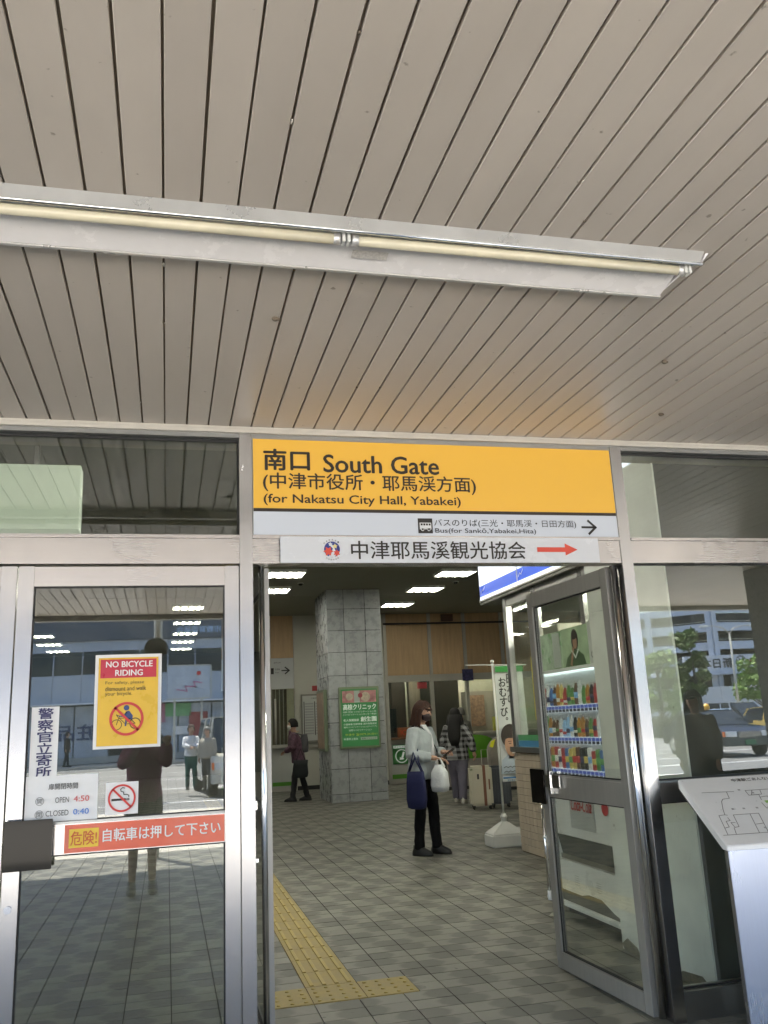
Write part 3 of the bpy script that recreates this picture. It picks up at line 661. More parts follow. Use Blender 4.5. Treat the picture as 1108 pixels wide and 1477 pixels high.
# ================================================================== station hall (setting)
ZH = 3.972
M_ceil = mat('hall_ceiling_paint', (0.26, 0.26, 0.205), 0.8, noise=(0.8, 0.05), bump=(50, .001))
M_wallw = mat('hall_wall_paint', (0.46, 0.455, 0.38), 0.75, noise=(1.2, 0.06))
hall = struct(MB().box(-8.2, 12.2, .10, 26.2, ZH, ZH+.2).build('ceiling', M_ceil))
cb = MB()
for y in (9.2, 13.3, 17.4, 21.5): cb.box(-8, 12, y-.004, y+.004, ZH-.003, ZH-.0005)
for x in (-4.6, -1.5, 3.4, 6.5, 9.6): cb.box(x-.004, x+.004, .3, 26, ZH-.0035, ZH-.0008)
cb.build('ceiling_joint', M_ceil, hall)
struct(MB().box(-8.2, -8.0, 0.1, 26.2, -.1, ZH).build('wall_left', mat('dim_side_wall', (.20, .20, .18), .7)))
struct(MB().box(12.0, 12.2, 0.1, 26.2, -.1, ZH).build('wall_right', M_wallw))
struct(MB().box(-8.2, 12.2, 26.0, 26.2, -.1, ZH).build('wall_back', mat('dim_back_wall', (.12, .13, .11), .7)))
struct(MB().box(-8.2, -3.55, -.05, .10, -.1, 2.78).box(8.76, 13.5, -.05, .10, -.1, 2.78).build('wall_front', M_conc))
struct(MB().box(-9, 14, -.001, .25, 2.782, 9.0).box(-9, 14, .25, 27, 4.18, 4.4).build('upper_building_wall', mat('building_panel', (.45, .44, .42), .7, noise=(.5, .05))))
struct(MB().box(-8.2, 12.2, .25, .30, 2.782, ZH).build('hall_front_wall', M_wallw))

# ceiling lights
M_lit = mat('lit_tube', (.9, .9, .85), .4, emit=((1.0, .97, .86), 5.4))
M_louv = mat('louvre_white', (.72, .72, .66), .35)
def ceiling_light(label, x, y, wx=.66, wy=.58):
    t = thing('ceiling_light', label, 'ceiling light', (x, y, ZH), 0, 'square louvred ceiling lights in the hall')
    h = .05
    MB().box(x-wx/2, x-wx/2+.02, y-wy/2, y+wy/2, ZH-h, ZH).box(x+wx/2-.02, x+wx/2, y-wy/2, y+wy/2, ZH-h, ZH).box(x-wx/2+.02, x+wx/2-.02, y-wy/2, y-wy/2+.02, ZH-h, ZH).box(x-wx/2+.02, x+wx/2-.02, y+wy/2-.02, y+wy/2, ZH-h, ZH).build('frame', M_louv, t)
    for k in range(4):
        cx = x-wx/2+.02+(wx-.04)*(k+.5)/4
        MB().tube([(cx, y-wy/2+.03, ZH-.028), (cx, y+wy/2-.03, ZH-.028)], .022, 8).build('lit_tube', M_lit, t, smooth=True)
        if k: 
            xx = x-wx/2+.02+(wx-.04)*k/4
            MB().box(xx-.012, xx+.012, y-wy/2+.02, y+wy/2-.02, ZH-h, ZH-.004).build('louvre', M_louv, t)
    return t
for lab, x, y in (('louvred ceiling light in the doorway view, nearest on the right', 4.98, 10.5), ('louvred ceiling light in the doorway view, middle one on the right', 4.95, 12.3), ('louvred ceiling light just right of the stone column, farthest of its row', 4.94, 14.48),
                  ('long bright ceiling light nearest the left doorway post', 1.93, 10.52), ('louvred ceiling light left of the stone column, half behind the doorway post', 1.91, 12.3),
                  ('louvred ceiling light seen through the left door glass, nearest of that row', .40, 14.5), ('louvred ceiling light seen through the left door glass, second of that row', .43, 17.1),
                  ('louvred ceiling light seen through the left door glass, third of that row', .43, 19.45), ('louvred ceiling light seen through the left door glass, fourth of that row', .41, 21.6),
                  ('louvred ceiling light seen through the left door glass, farthest of that row', .40, 23.8), ('louvred ceiling light at the far left of the door glass, nearest of three', -3.15, 19.45),
                  ('louvred ceiling light at the far left of the door glass, middle of three', -3.2, 21.6), ('louvred ceiling light at the far left of the door glass, farthest of three', -3.2, 23.7)):
    ceiling_light(lab, x, y)
for lab, x, y in (('louvred ceiling light above the doorway side of the hall, first from the entrance', 1.93, 2.3), ('louvred ceiling light above the doorway side of the hall, second from the entrance', 1.93, 4.3), ('louvred ceiling light above the doorway side of the hall, third from the entrance', 1.93, 6.3), ('louvred ceiling light above the doorway side of the hall, fourth from the entrance', 1.93, 8.4), ('unseen louvred light added over the left door leaf to brighten the entrance, nearer one', .40, 1.5), ('unseen louvred light added over the left door leaf to brighten the entrance, farther one', .40, 3.3)): ceiling_light(lab, x, y)  # last two are added out of view to brighten the white side wall
for i, (x, y) in enumerate(((2.36, 11.65), (5.36, 11.6))):
    t = thing('smoke_detector', ('smoke detector on the ceiling left of the stone column', 'smoke detector on the ceiling between the right lights')[i], 'smoke detector', (x, y, ZH), 0, 'smoke detectors')
    MB().cyl((x, y), .055, ZH-.012, ZH).build('base', M_white, t, smooth=True); MB().cyl((x, y), .03, ZH-.045, ZH-.012, 14, .045).build('sensor', M_dark, t, smooth=True)

# ------------------------------------------------------------------ stone clad column
M_stone = mat('grey_marble_tile', (0.36, 0.38, 0.385), 0.28, noise=(7, 0.13), rnd=.09)
col = thing('stone_column', 'square column clad in grey marble tiles in the middle of the hall', 'column', (3.5, 13.1, 0))
X0, X1, Y0, Y1 = 2.97, 4.045, 12.42, 13.75
MB().box(X0+.02, X1-.02, Y0+.02, Y1-.02, 0, ZH).build('column_core', mat('dark_joint', (.05, .05, .045), .9), col)
zs = [0, .149, .598, 1.02, 1.437, 1.88, 2.308, 2.748, 3.166, 3.585, ZH-.002]
g = .011
for z0, z1 in zip(zs, zs[1:]):
    for a, b in ((X0, X0+.335), (X0+.335, X0+.755), (X0+.755, X1)):
        MB().box(a+g/2, b-g/2, Y0, Y0+.02, z0+g/2, z1-g/2).build('stone_tile', M_stone, col)
    for a, b in ((Y0+.021, Y0+.44), (Y0+.44, Y0+.88), (Y0+.88, Y1)):
        MB().box(X0, X0+.02, a+g/2, b-g/2, z0+g/2, z1-g/2).build('stone_tile', M_stone, col)
        MB().box(X1-.02, X1, a+g/2, b-g/2, z0+g/2, z1-g/2).build('stone_tile', M_stone, col)
cs = thing('clinic_signboard', 'framed green clinic advertisement board on the front of the stone column', 'signboard', (3.53, 12.4, .95))
M_gf = mat('olive_frame', (.20, .24, .15), .35, .5); M_gp = mat('green_poster', (.035, .19, .055), .35, emit=((.05, .33, .08), .02)); 
MB().box(3.142, 3.926, 12.36, 12.418, .952, 2.088).build('frame', M_gf, cs, bevel=.01)
MB().box(3.185, 3.885, 12.355, 12.3595, .995, 2.045).build('poster_face', M_gp, cs)
p = Print((3.185, 12.355, .995), (1, 0, 0), (0, 0, 1), cs, .002)
M_pnk = mat('pink_photo', (.55, .26, .26), .5, noise=(9, .4)); M_cr = mat('cream_photo', (.62, .55, .42), .5, noise=(12, .3))
M_lw = mat('pale_print', (.62, .70, .60), .5, emit=((.6, .7, .6), .04)); M_lg = mat('lime_print', (.55, .70, .08), .5)
p.rect('photo_strip', M_pnk, .02, .68, .80, 1.02, 1).disc('photo_figure', M_cr, .16, .91, .07, 2).disc('photo_figure', M_cr, .47, .90, .09, 2).rect('photo_figure', mat('mint_photo', (.5, .58, .52), .5), .25, .36, .80, 1.02, 2).disc('photo_figure', mat('rose_photo', (.40, .08, .10), .5), .37, .93, .045, 3)
p.text(M_lw, '高椋クリニック', .03, .67, .665, .77, 2, .03).text(M_lw, '内科 外科 リハビリテーション科', .03, .67, .61, .645, 2).text(M_lw, '(リハビリテーションセンター併設)', .03, .67, .56, .597, 2)
p.text(M_lw, '老人保健施設', .03, .33, .455, .50, 2, .01).text(M_lw, '創生園', .36, .67, .445, .535, 2, .03)
p.text(M_lw, '介護療養 短期療養 通所療養施設', .03, .67, .385, .42, 2).text(M_lw, '通所リハビリテーション(デイケア)', .03, .67, .33, .365, 2).text(M_lw, '訪問リハビリテーション', .13, .57, .275, .31, 2)
p.text(M_lg, '中津市 ☎0979-24-0011', .06, .67, .19, .235, 2, .01).text(M_lw, '中津市上宮永', .03, .30, .115, .155, 2, .01).rect('strip', mat('pale_strip', (.45, .55, .45), .5), .35, .67, .11, .16, 2).text(M_ink, '高椋クリニック', .37, .65, .118, .152, 3)
p.done()
s2 = thing('side_signboard', 'narrow edge-on poster board on the left face of the stone column', 'signboard', (2.95, 13.0, .95))
MB().box(2.90, 2.968, 12.62, 13.45, .92, 2.07).build('frame', M_gf, s2, bevel=.01)
MB().box(2.895, 2.8995, 12.67, 13.40, .97, 2.02).build('poster_face', mat('faded_poster', (.34, .26, .19), .5, noise=(6, .35)), s2)

# ------------------------------------------------------------------ office partition at the back
YB = 16.4
M_wood = mat('light_wood_panel', (0.52, 0.36, 0.20), 0.5, noise=(5, 0.14), stretch=(3, 3, .25))
M_alu = mat('dull_aluminium', (0.50, 0.49, 0.43), 0.45, .3, noise=(3, .06))
part = thing('ticket_office_front', 'wood panelled ticket office front with windows across the back of the hall', 'partition', (5.5, YB, 0))
def PB(x0, x1, z0, z1, nm, m, y0=0, y1=.06, bv=0): return MB().box(x0, x1, YB+y0, YB+y1, z0, z1).build(nm, m, part, bevel=bv)
for a, b in ((1.2, 2.30), (2.33, 2.868), (5.135, 6.19), (6.27, 7.09), (7.17, 8.08), (8.16, 9.2), (9.28, 10.3), (10.38, 11.9)):
    n = max(1, round((b-a)/.5)); 
    for k in range(n):
        PB(a+(b-a)*k/n+.001, a+(b-a)*(k+1)/n-.001, 2.985 if b < 3 else 2.49, ZH-.001, 'wood_panel', M_wood, .01, .05)
for x in (2.30, 2.869, 5.055, 6.19, 7.09, 8.08, 9.2, 10.3): PB(x, x+.078 if x > 3 else x+.03, 0, ZH-.001, 'frame_post', M_alu, -.03, .08)
PB(5.134, 6.189, 2.33, 2.488, 'transom', M_alu, -.02, .05); PB(6.269, 7.089, 2.33, 2.488, 'transom', M_alu, -.02, .05); PB(7.169, 8.079, 2.33, 2.488, 'transom', M_alu, -.02, .05); PB(8.159, 11.9, 2.33, 2.488, 'transom', M_alu, -.02, .05)
MB().box(5.06, 9.0, YB-.10, YB-.05, 3.705, 3.745).build('dark_rail', M_dark, part)
MB().box(2.90, 5.054, YB, YB+.12, 0, ZH-.001).build('beige_wall', M_beige, part)
PB(2.9005, 5.05, .0, .09, 'skirting', M_dark, -.012, -.0005)
# left bay: sign, window, white base
PB(1.2, 2.868, 2.275, 2.98, 'white_panel', mat('white_sign_panel', (.52, .54, .53), .5), -.005, .05)
p = Print((1.2, YB-.006, 2.275), (1, 0, 0), (0, 0, 1), part, .003)
p.rect('arrow', M_ink, 1.38, 1.53, .405, .43, 1).line('arrow', M_ink, [(1.47, .49), (1.56, .417), (1.47, .345)], .028, 1)
p.rect('symbol', M_ink, 1.02, 1.20, .34, .48, 1).text(M_ink, '在来線', 1.23, 1.34, .43, .47, 1).text(M_ink, 'Train', 1.23, 1.32, .36, .39, 1).text(M_ink, 'JR九州', 1.20, 1.36, .58, .62, 1)
p.done()
PB(1.2, 2.868, .95, 1.02, 'counter_edge', M_alu, -.12, .05)
PB(1.2, 2.868, 1.021, 2.274, 'window_pane', M_glassc, .02, .03)
PB(1.2, 2.868, .10, .949, 'base_panel', mat('base_panel_white', (.50, .52, .48), .5), 0, .05)
M_grn = mat('green_stripe', (.10, .34, .03), .5)
PB(1.2, 2.868, .115, .20, 'green_stripe', M_grn, -.004, -.0006)
PB(1.2, 2.868, 0, .0995, 'plinth', M_alu, 0, .05)
cu = MB()
for k in range(14): cu.box(1.5+k*.09, 1.57+k*.09, YB+.35+(k % 2)*.02, YB+.37+(k % 2)*.02, 1.0, 2.28)
cu.build('curtain', mat('brown_blind', (.13, .115, .085), .8, noise=(3, .2)), part)
MB().tube([(2.42, YB-.05, 1.05), (2.42, YB-.05, 2.05)], .022, 8).build('bright_post', M_alu, part, smooth=True)
# right bays
PB(5.134, 6.189, 1.045, 2.329, 'window_pane', M_glassc, .02, .03); PB(7.169, 8.079, 1.1, 2.329, 'window_pane', M_glassc, .02, .03); PB(8.159, 9.199, 1.1, 2.329, 'window_pane', M_glassc, .02, .03)
PB(5.134, 6.189, .10, .999, 'base_panel', MATS['base_panel_white'], 0, .05); PB(5.134, 6.189, 0, .0995, 'plinth', M_alu, 0, .05); PB(5.134, 6.189, .11, .21, 'green_stripe', M_grn, -.004, -.0006)
PB(5.134, 6.189, 1.0, 1.044, 'counter_edge', mat('counter_wood', (.22, .12, .06), .5), -.18, .05)
PB(7.169, 11.9, 1.03, 1.09, 'counter_edge', M_alu, -.18, .05); PB(7.169, 11.9, 0, 1.029, 'base_panel', MATS['base_panel_white'], 0, .05)
# room behind
struct(MB().box(2.3, 12, 18.9, 19.0, 0, ZH).build('office_back_wall', mat('office_wall', (.46, .47, .36), .8, noise=(1, .1))))
struct(MB().box(2.24, 2.30, YB+.1, 26, 0, ZH).build('office_side_wall', M_wallw))
of = thing('office_cabinets', 'dim cabinets and screens inside the ticket office behind the windows', 'cabinet', (6.5, 18, 0))
MB().box(5.62, 5.98, 18.0, 18.6, 0, 2.6).build('dark_cabinet', mat('cabinet_dark', (.06, .055, .045), .7), of)
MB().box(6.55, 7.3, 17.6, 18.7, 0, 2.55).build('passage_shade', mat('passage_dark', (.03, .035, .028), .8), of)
MB().box(6.0, 6.3, 17.7, 17.9, .6, 2.5).build('curtain', mat('grey_curtain', (.25, .24, .20), .8, noise=(6, .2), stretch=(6, 6, .3)), of)
MB().box(7.7, 8.5, 18.2, 18.6, 0, 2.1).build('cabinet', mat('office_cabinet', (.30, .30, .25), .6), of)
MB().box(7.75, 8.2, 18.17, 18.195, 1.2, 2.0).build('notice', mat('notice_brown', (.30, .20, .13), .7, noise=(12, .5)), of)
ol = thing('office_ceiling_light', 'tube light on the ceiling inside the ticket office', 'ceiling light', (6.6, 17.6, 3.9)); MB().box(5.3, 8.6, 17.35, 17.5, 3.90, 3.97).build('housing', M_white, ol); MB().tube([(5.35, 17.42, 3.88), (8.55, 17.42, 3.88)], .02, 8).build('tube', M_lit2 if 'M_lit2' in globals() else mat('office_tube', (.9, .9, .85), .4, emit=((1, .97, .84), 20.0)), ol)
mo = thing('monitor', 'dark computer monitor on the counter behind the left office window', 'monitor', (5.25, 16.9, 1.05))
MB().box(5.12, 5.42, 16.85, 16.92, 1.15, 1.72).build('screen', mat('screen_dark', (.02, .035, .04), .2), mo, bevel=.01); MB().box(5.2, 5.34, 16.86, 16.98, 1.0, 1.149).build('stand', M_dark, mo)
ic = thing('card_reader_sign', 'orange brown IC card sign box on the office counter', 'sign', (5.55, 16.3, 1.05))
MB().box(5.28, 5.86, 16.24, 16.34, 1.046, 1.27).build('box', mat('orange_brown_box', (.30, .10, .035), .5), ic, bevel=.006)
p = Print((5.28, 16.239, 1.046), (1, 0, 0), (0, 0, 1), ic, .002); p.text(mat('orange_print', (.62, .08, .03), .5), 'IC', .06, .20, .06, .17, 1, .02).text(M_lw, 'カード', .25, .48, .12, .18, 1).text(M_lw, '7', .36, .42, .03, .09, 1); p.done()
jr = thing('green_counter_sign', 'square green ticket counter sign with a white seat symbol on the office base panel', 'sign', (5.36, YB, .44))
MB().box(5.165, 5.60, YB-.015, YB-.005, .44, .88).build('plate', mat('sign_green', (.05, .26, .06), .5), jr)
p = Print((5.165, YB-.015, .44), (1, 0, 0), (0, 0, 1), jr, .002)
p.rect('header', M_lw, .02, .41, .36, .42, 1).text(M_ink, 'みどりの窓口', .04, .39, .37, .41, 2, .01).ring('emblem_ring', M_lw, .215, .18, .135, .155, 1)
p.poly('seat', M_lw, [(.16, .10), (.25, .10), (.27, .13), (.20, .14), (.17, .16)], 1).poly('seat', M_lw, [(.20, .14), (.25, .14), (.29, .26), (.25, .28)], 1).done()
for nm, lab, x0, x1, z0, z1, m, y in (('red_notice', 'small red notice on the beige wall above the notice board', 3.29, 3.41, 2.20, 2.32, mat('notice_red', (.34, .03, .03), .5), YB-.004),
        ('red_notice', 'red notice at the top of the left ticket office window', 5.86, 6.10, 2.16, 2.31, mat('notice_red2', (.42, .05, .06), .5), YB+.012),
        ('poster', 'dark blue poster hanging above the ticket gate by the middle window', 6.98, 7.26, 2.30, 2.58, mat('poster_navy', (.05, .05, .12), .4, noise=(18, .8)), YB-.12)):
    t = thing(nm, lab, 'notice', ((x0+x1)/2, y, z0)); MB().box(x0, x1, y-.006, y, z0, z1).build('sheet', m, t)
nb = thing('timetable_board', 'framed timetable board with printed sheets on the beige wall beside the column', 'notice board', (3.3, YB, 1.05))
MB().box(3.02, 3.62, YB-.05, YB-.001, 1.02, 2.13).build('frame', mat('board_frame', (.24, .24, .20), .5, .4), nb, bevel=.008)
MB().box(3.05, 3.59, YB-.053, YB-.0505, 1.08, 2.09).build('backing', mat('board_paper', (.52, .54, .50), .6), nb)
p = Print((3.05, YB-.053, 1.08), (1, 0, 0), (0, 0, 1), nb, .002)
p.text(M_gr, '列車時刻表', .20, .40, .93, .97, 1)
for a in (.055, .305):
    p.rect('divider', M_ink, a-.03, a-.012, .12, .88, 1)
    for k in range(12): p.rect('timetable_row', mat('row_grey', (.36, .37, .36), .6), a, a+.20, .14+k*.061, .175+k*.061, 1)
p.done()
MB().box(2.94, 4.0, YB-.05, YB-.001, .93, .975).build('counter_rail', M_alu, nb)
es = thing('exit_sign', 'small dark sign plate on the wood panelling below the ceiling', 'sign', (6.6, YB-.08, 3.7))
MB().box(6.52, 6.82, YB-.16, YB-.101, 3.76, 3.93).build('plate', mat('brown_plate', (.08, .035, .02), .5), es)

# ticket gates
M_gate = mat('gate_grey', (.30, .27, .235), .45, noise=(4, .08)); M_gateg = mat('gate_green', (.10, .30, .02), .4, emit=((.16, .5, .03), .0))
def gate(label, x, y, m):
    t = thing('ticket_gate', label, 'ticket gate', (x, y, 0), 0, 'ticket gates')
    pts = [(x-.50, 0), (x+.62, 0), (x+.62, .80)] + [(x+.06+.56*math.cos(R(a)), .76+.33*math.sin(R(a))) for a in range(0, 181, 15)] + [(x-.50, .70)]
    MB().prism([(a, b) for a, b in pts], 1, y, y+.20).build('body', m, t, bevel=.012)
    MB().box(x-.55, x+.66, y-.01, y+.21, .001, .06).build('plinth', M_dark, t)
    pts2 = [(x-.48, .60), (x+.60, .60)] + [(x+.06+.54*math.cos(R(a)), .765+.31*math.sin(R(a))) for a in range(0, 181, 15)]
    MB().prism(pts2, 1, y-.012, y-.0005).build('side_panel', M_gateg if m is M_gate and x < 6.3 else M_gate, t)
    return t
gate('ticket gate with bright green rounded end, left one beside the plaid shirt', 6.15, 13.6, M_gate)
gate('ticket gate with grey rounded end, right one behind the suitcases', 6.72, 12.7, M_gate)
MB().box(6.10, 6.22, 12.66, 12.688, .86, 1.0)
yt = thing('yellow_tag', 'small bright yellow flap sticking out between the ticket gates', 'tag', (6.3, 12.6, .9))
MB().prism([(6.20, .84), (6.27, .82), (6.33, .98), (6.24, .94)], 1, 12.66, 12.67).build('flap', mat('tag_yellow', (.62, .62, .02), .4, emit=((.7, .7, .05), .02)), yt)

# ================================================================== right side: white wall, shop, vending machine
M_ww = mat('worn_white_wall', (.86, .89, .85), .6, noise=(3, .06), specks=(9, .685, (.36, .35, .32)), bump=(30, .001))
wb = MB().box(2.70, 2.712, .288, 1.232, .0, 2.845)
struct(wb.build('side_wall_panel', M_ww))
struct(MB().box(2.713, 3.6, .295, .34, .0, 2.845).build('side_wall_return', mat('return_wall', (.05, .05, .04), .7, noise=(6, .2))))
skm = MB().prism([(1.05, .04), (1.16, .07), (1.225, .03), (1.20, .0), (1.02, .0)], 0, 2.694, 2.6995).prism([(.32, .0), (.62, .0), (.58, .03), (.40, .045)], 0, 2.694, 2.6995)
skm.build('scuffed_patch', mat('scuff', (.25, .23, .18), .9, noise=(20, .3)), bpy.data.objects['side_wall_panel'])

shop = thing('station_shop', 'small glazed station shop with beige tiled base to the right of the hall', 'shop', (4.5, 2.8, 0))
SX, SY = 3.68, 5.16
M_bt = mat('beige_wall_tile', (.50, .42, .32), .35, noise=(3, .08), rnd=.07); M_bj = mat('tile_joint_brown', (.16, .12, .08), .9)
MB().box(SX+.012, SX+.12, .6, SY-.012, 0, 1.02).box(SX+.12, 8, SY-.12, SY-.012, 0, 1.02).build('base_core', M_bj, shop)
cnt2 = 0; tmb = MB()
tl, th = .095, .068
for r_ in range(14):
    z0 = .01+r_*(1.0/14)
    nY = 0
    y = SY
    while y > 3.0:
        y2 = y-tl
        MB().box(SX, SX+.0118, y2+.003, y-.003, z0+.003, z0+1.0/14-.003).build('wall_tile', M_bt, shop) if cnt2 < 290 else tmb.box(SX, SX+.0118, y2+.003, y-.003, z0+.003, z0+1.0/14-.003)
        cnt2 += 1; y = y2
    tmb.box(SX, SX+.0118, .6, 3.0, z0+.003, z0+1.0/14-.003)
    x = SX+.003
    while x < 7.9: tmb.box(x+.003, x+tl-.003, SY-.0118, SY, z0+.003, z0+1.0/14-.003); x += tl
tmb.build('wall_tiles_remainder', M_bt, shop, kind='stuff')
MB().box(SX-.03, SX+.14, .6, SY+.03, 1.0205, 1.075).build('window_sill', M_std, shop, bevel=.004)
MB().box(SX+.145, 8, SY-.10, SY+.03, 1.0205, 1.075).build('window_sill', M_std, shop, bevel=.004)
for y0, y1 in ((SY-.09, SY), (4.28, 4.36), (3.20, 3.28), (2.30, 2.38), (1.35, 1.43)):
    MB().box(SX, SX+.07, y0, y1, 1.0755, 2.70).build('window_post', M_std if y0 > 5 else M_st, shop, bevel=.003)
for a, b in ((1.43, 2.30), (2.38, 3.20), (3.28, 4.28), (4.36, SY-.09)):
    MB().box(SX+.03, SX+.038, a+.001, b-.001, 1.076, 2.60).build('window_pane', M_glassc, shop)
    MB().box(SX+.005, SX+.065, a+.001, b-.001, 2.601, 2.70).build('window_head', M_std, shop)
MB().box(SX+.0275, SX+.0295, 4.30+.061, SY-.091, 1.076, 1.14).build('blue_film', mat('blue_film', (.05, .22, .42), .4), shop)
MB().box(SX+.0275, SX+.0295, 4.30+.061, SY-.091, 1.142, 1.20).build('green_film', mat('green_film', (.08, .30, .12), .4), shop)
MB().box(SX+.08, 8, SY-.06, SY-.052, 1.076, 2.70).build('end_pane', M_glassc, shop)
struct(MB().box(SX+.08, 9, .6, SY-.07, 2.78, 2.84).build('shop_ceiling', mat('shop_ceiling', (.55, .55, .48), .7)))
struct(MB().box(8.0, 8.1, .6, SY, 0, 2.78).build('shop_back_wall', mat('shop_wall', (.58, .58, .50), .7, noise=(1, .1))))
struct(MB().box(SX+.12, 8, .5, .6, 0, 2.78).build('shop_side_wall', mat('shop_wall2', (.5, .5, .44), .7)))
# fascia
M_fw = mat('lit_fascia_white', (.74, .80, .86), .3, emit=((.72, .83, .97), .15)); M_fb = mat('fascia_blue', (.01, .06, .42), .3, emit=((.005, .08, .62), .10))
fa = thing('shop_fascia_sign', 'lit white fascia sign box with blue stripe above the shop windows', 'sign', (3.65, 3.2, 2.7))
FX = 3.63
MB().box(FX+.012, FX+.32, 1.0, 5.72, 2.74, 3.62).build('sign_box', M_white, fa)
for a, b in ((1.0, 2.18), (2.19, 3.36), (3.37, 4.54), (4.55, 5.72)):
    MB().box(FX, FX+.0115, a+.012, b-.001, 2.93, 3.60).build('white_panel', M_fw, fa)
    MB().box(FX, FX+.0115, a+.012, b-.001, 2.80, 2.9285).build('blue_stripe', M_fb, fa)
    MB().box(FX-.006, FX+.011, a-.001, a+.0115, 2.80, 3.60).build('divider', M_white, fa)
    MB().box(FX-.001, FX+.0115, a+.012, b-.001, 2.757, 2.799).build('lower_strip', M_fw, fa)
MB().box(FX-.012, FX+.012, 1.0, 5.73, 2.738, 2.756).build('lower_edge', M_alu, fa)
MB().box(FX+.012, FX+.32, 5.7205, 5.73, 2.757, 3.60).build('end_panel', M_fw, fa)
MB().box(FX-.002, 4.0, 1.0, 5.72, 2.704, 2.737).build('soffit', mat('soffit_grey', (.18, .18, .16), .5), fa)
p = Print((FX, 5.72, 2.8), (0, -1, 0), (0, 0, 1), fa)
for cx in (.04, 1.20): p.line('bird_mark', M_wp, [(cx+.01, .045), (cx+.05, .075), (cx+.09, .06), (cx+.14, .10)], .014, 3)
p.done()
# shop interior: shelves, goods and tube lights
M_lit2 = mat('shop_tube', (.9, .9, .85), .4, emit=((1, .97, .84), 20.0))
for i, (x, lab) in enumerate(((4.35, 'bright tube light on the shop ceiling nearest the glass'), (5.5, 'bright tube light in the middle of the shop ceiling'), (6.7, 'bright tube light on the shop ceiling farthest from the glass'))):
    t = thing('shop_light', lab, 'ceiling light', (x, 3, 2.75), 0, 'tube lights in the shop')
    MB().box(x-.09, x+.09, 1.6, 4.7, 2.745, 2.779).build('housing', M_white, t)
    for a in (1.7, 2.75, 3.8):
        if i != 1 or a != 2.75: MB().tube([(x, a, 2.73), (x, a+.9, 2.73)], .018, 8).build('tube', M_lit2, t, smooth=True)
goods = [mat('goods_%s' % n, c, .45) for n, c in (('red', (.45, .05, .04)), ('green', (.08, .30, .07)), ('yellow', (.6, .45, .05)), ('blue', (.06, .12, .4)), ('white', (.6, .6, .58)), ('brown', (.2, .1, .05)))]
def shelf(label, x0, x1, y0, y1, h, levels=4):
    t = thing('shop_shelf', label, 'shelf', ((x0+x1)/2, (y0+y1)/2, 0), 0, 'shelves in the shop')
    MB().box(x1-.02, x1, y0, y1, 0, h).build('back_board', M_white, t)
    for k in range(levels):
        z = .1+(h-.1)*k/levels
        MB().box(x0, x1-.021, y0, y1, z, z+.02).build('shelf_board', M_white, t)
    for gi, gm_ in enumerate(goods):
        b = MB(); y = y0+.02+gi*.03
        while y < y1-.1:
            if random.random() < .45:
                for k in range(levels):
                    z = .12+(h-.1)*k/levels
                    if random.random() < .5: b.box(x0+.03, x1-.06, y, y+.07, z+.001, z+random.uniform(.12, .26))
            y += .215
        if b.v: b.build('goods_row', gm_, t, kind='stuff')
shelf('tall shop shelf with mixed goods seen through the shop glass near its corner', 4.9, 5.3, 3.4, 4.8, 1.9)
shelf('long low shop shelf behind the vending machine', 4.7, 5.1, 1.2, 3.1, 1.7)
bx = thing('wall_unit', 'pale box unit hanging inside the shop glass near the corner post', 'air unit', (4.1, 4.6, 2.1))
MB().box(3.85, 4.25, 4.15, 4.72, 2.07, 2.30).build('housing', mat('unit_cream', (.48, .46, .38), .5), bx, bevel=.01); MB().box(3.95, 4.0, 4.5, 4.55, 1.08, 2.069).build('post', M_std, bx)
yb = thing('yellow_banner', 'narrow yellow vertical banner hanging inside the shop glass', 'banner', (3.74, 4.45, 1.4))
MB().box(3.735, 3.745, 4.42, 4.62, 1.35, 2.0).build('cloth', mat('banner_yellow', (.62, .50, .08), .6, emit=((.6, .5, .1), .05)), yb)
p = Print((3.735, 4.62, 1.35), (0, -1, 0), (0, 0, 1), yb); p.text(M_red, '宝', .03, .17, .48, .60, 1, .02).text(M_red, 'く', .03, .17, .33, .45, 1, .02).text(M_red, 'じ', .03, .17, .18, .30, 1, .02); p.done()

# vending machine: front plane faces the doorway side (-x)
VX, VY0, VY1, VZ0, VZ1 = 2.765, 1.262, 2.36, .10, 1.715
M_vm = mat('vending_enamel', (.86, .89, .88), .3, noise=(2.5, .04), coat=.2)
vm = thing('vending_machine', 'white drinks vending machine with three lit shelves behind the open glass door', 'vending machine', (3.1, 1.8, 0))
b = MB().box(VX+.06, VX+.70, VY0, VY1, VZ0, VZ1)
b.box(VX, VX+.0599, VY0, VY1, VZ0, .385).box(VX, VX+.0599, VY0, VY1, .560, .955).box(VX, VX+.0599, VY0, VY1, 1.69, VZ1).box(VX, VX+.0599, VY0, VY0+.075, .955, 1.69).box(VX, VX+.0599, VY1-.06, VY1, .955, 1.69).box(VX, VX+.0599, VY0, VY0+.10, .385, .560).box(VX, VX+.0599, VY1-.16, VY1, .385, .560)
b.build('body', M_vm, vm)
MB().box(VX+.055, VX+.059, VY0+.10, VY1-.16, .386, .559).build('flap_recess', M_dark, vm)
MB().prism([(VX+.004, .555), (VX+.010, .555), (VX+.040, .42), (VX+.034, .42)], 1, VY0+.11, VY1-.17).build('delivery_flap', mat('smoked_flap', (.06, .07, .07), .12), vm)
MB().box(VX+.02, VX+.034, VY0+.11, VY1-.17, .392, .42).build('flap_lip', M_std, vm)
for yy in (VY0+.30, VY0+.62):
    for k in range(5): MB().prism([(yy, .300-k*.014), (yy+.075, .300-k*.014), (yy+.07, .304-k*.014), (yy+.005, .304-k*.014)], 0, VX-.003, VX-.0003).build('vent_slot', mat('vent_edge', (.45, .48, .47), .4), vm)
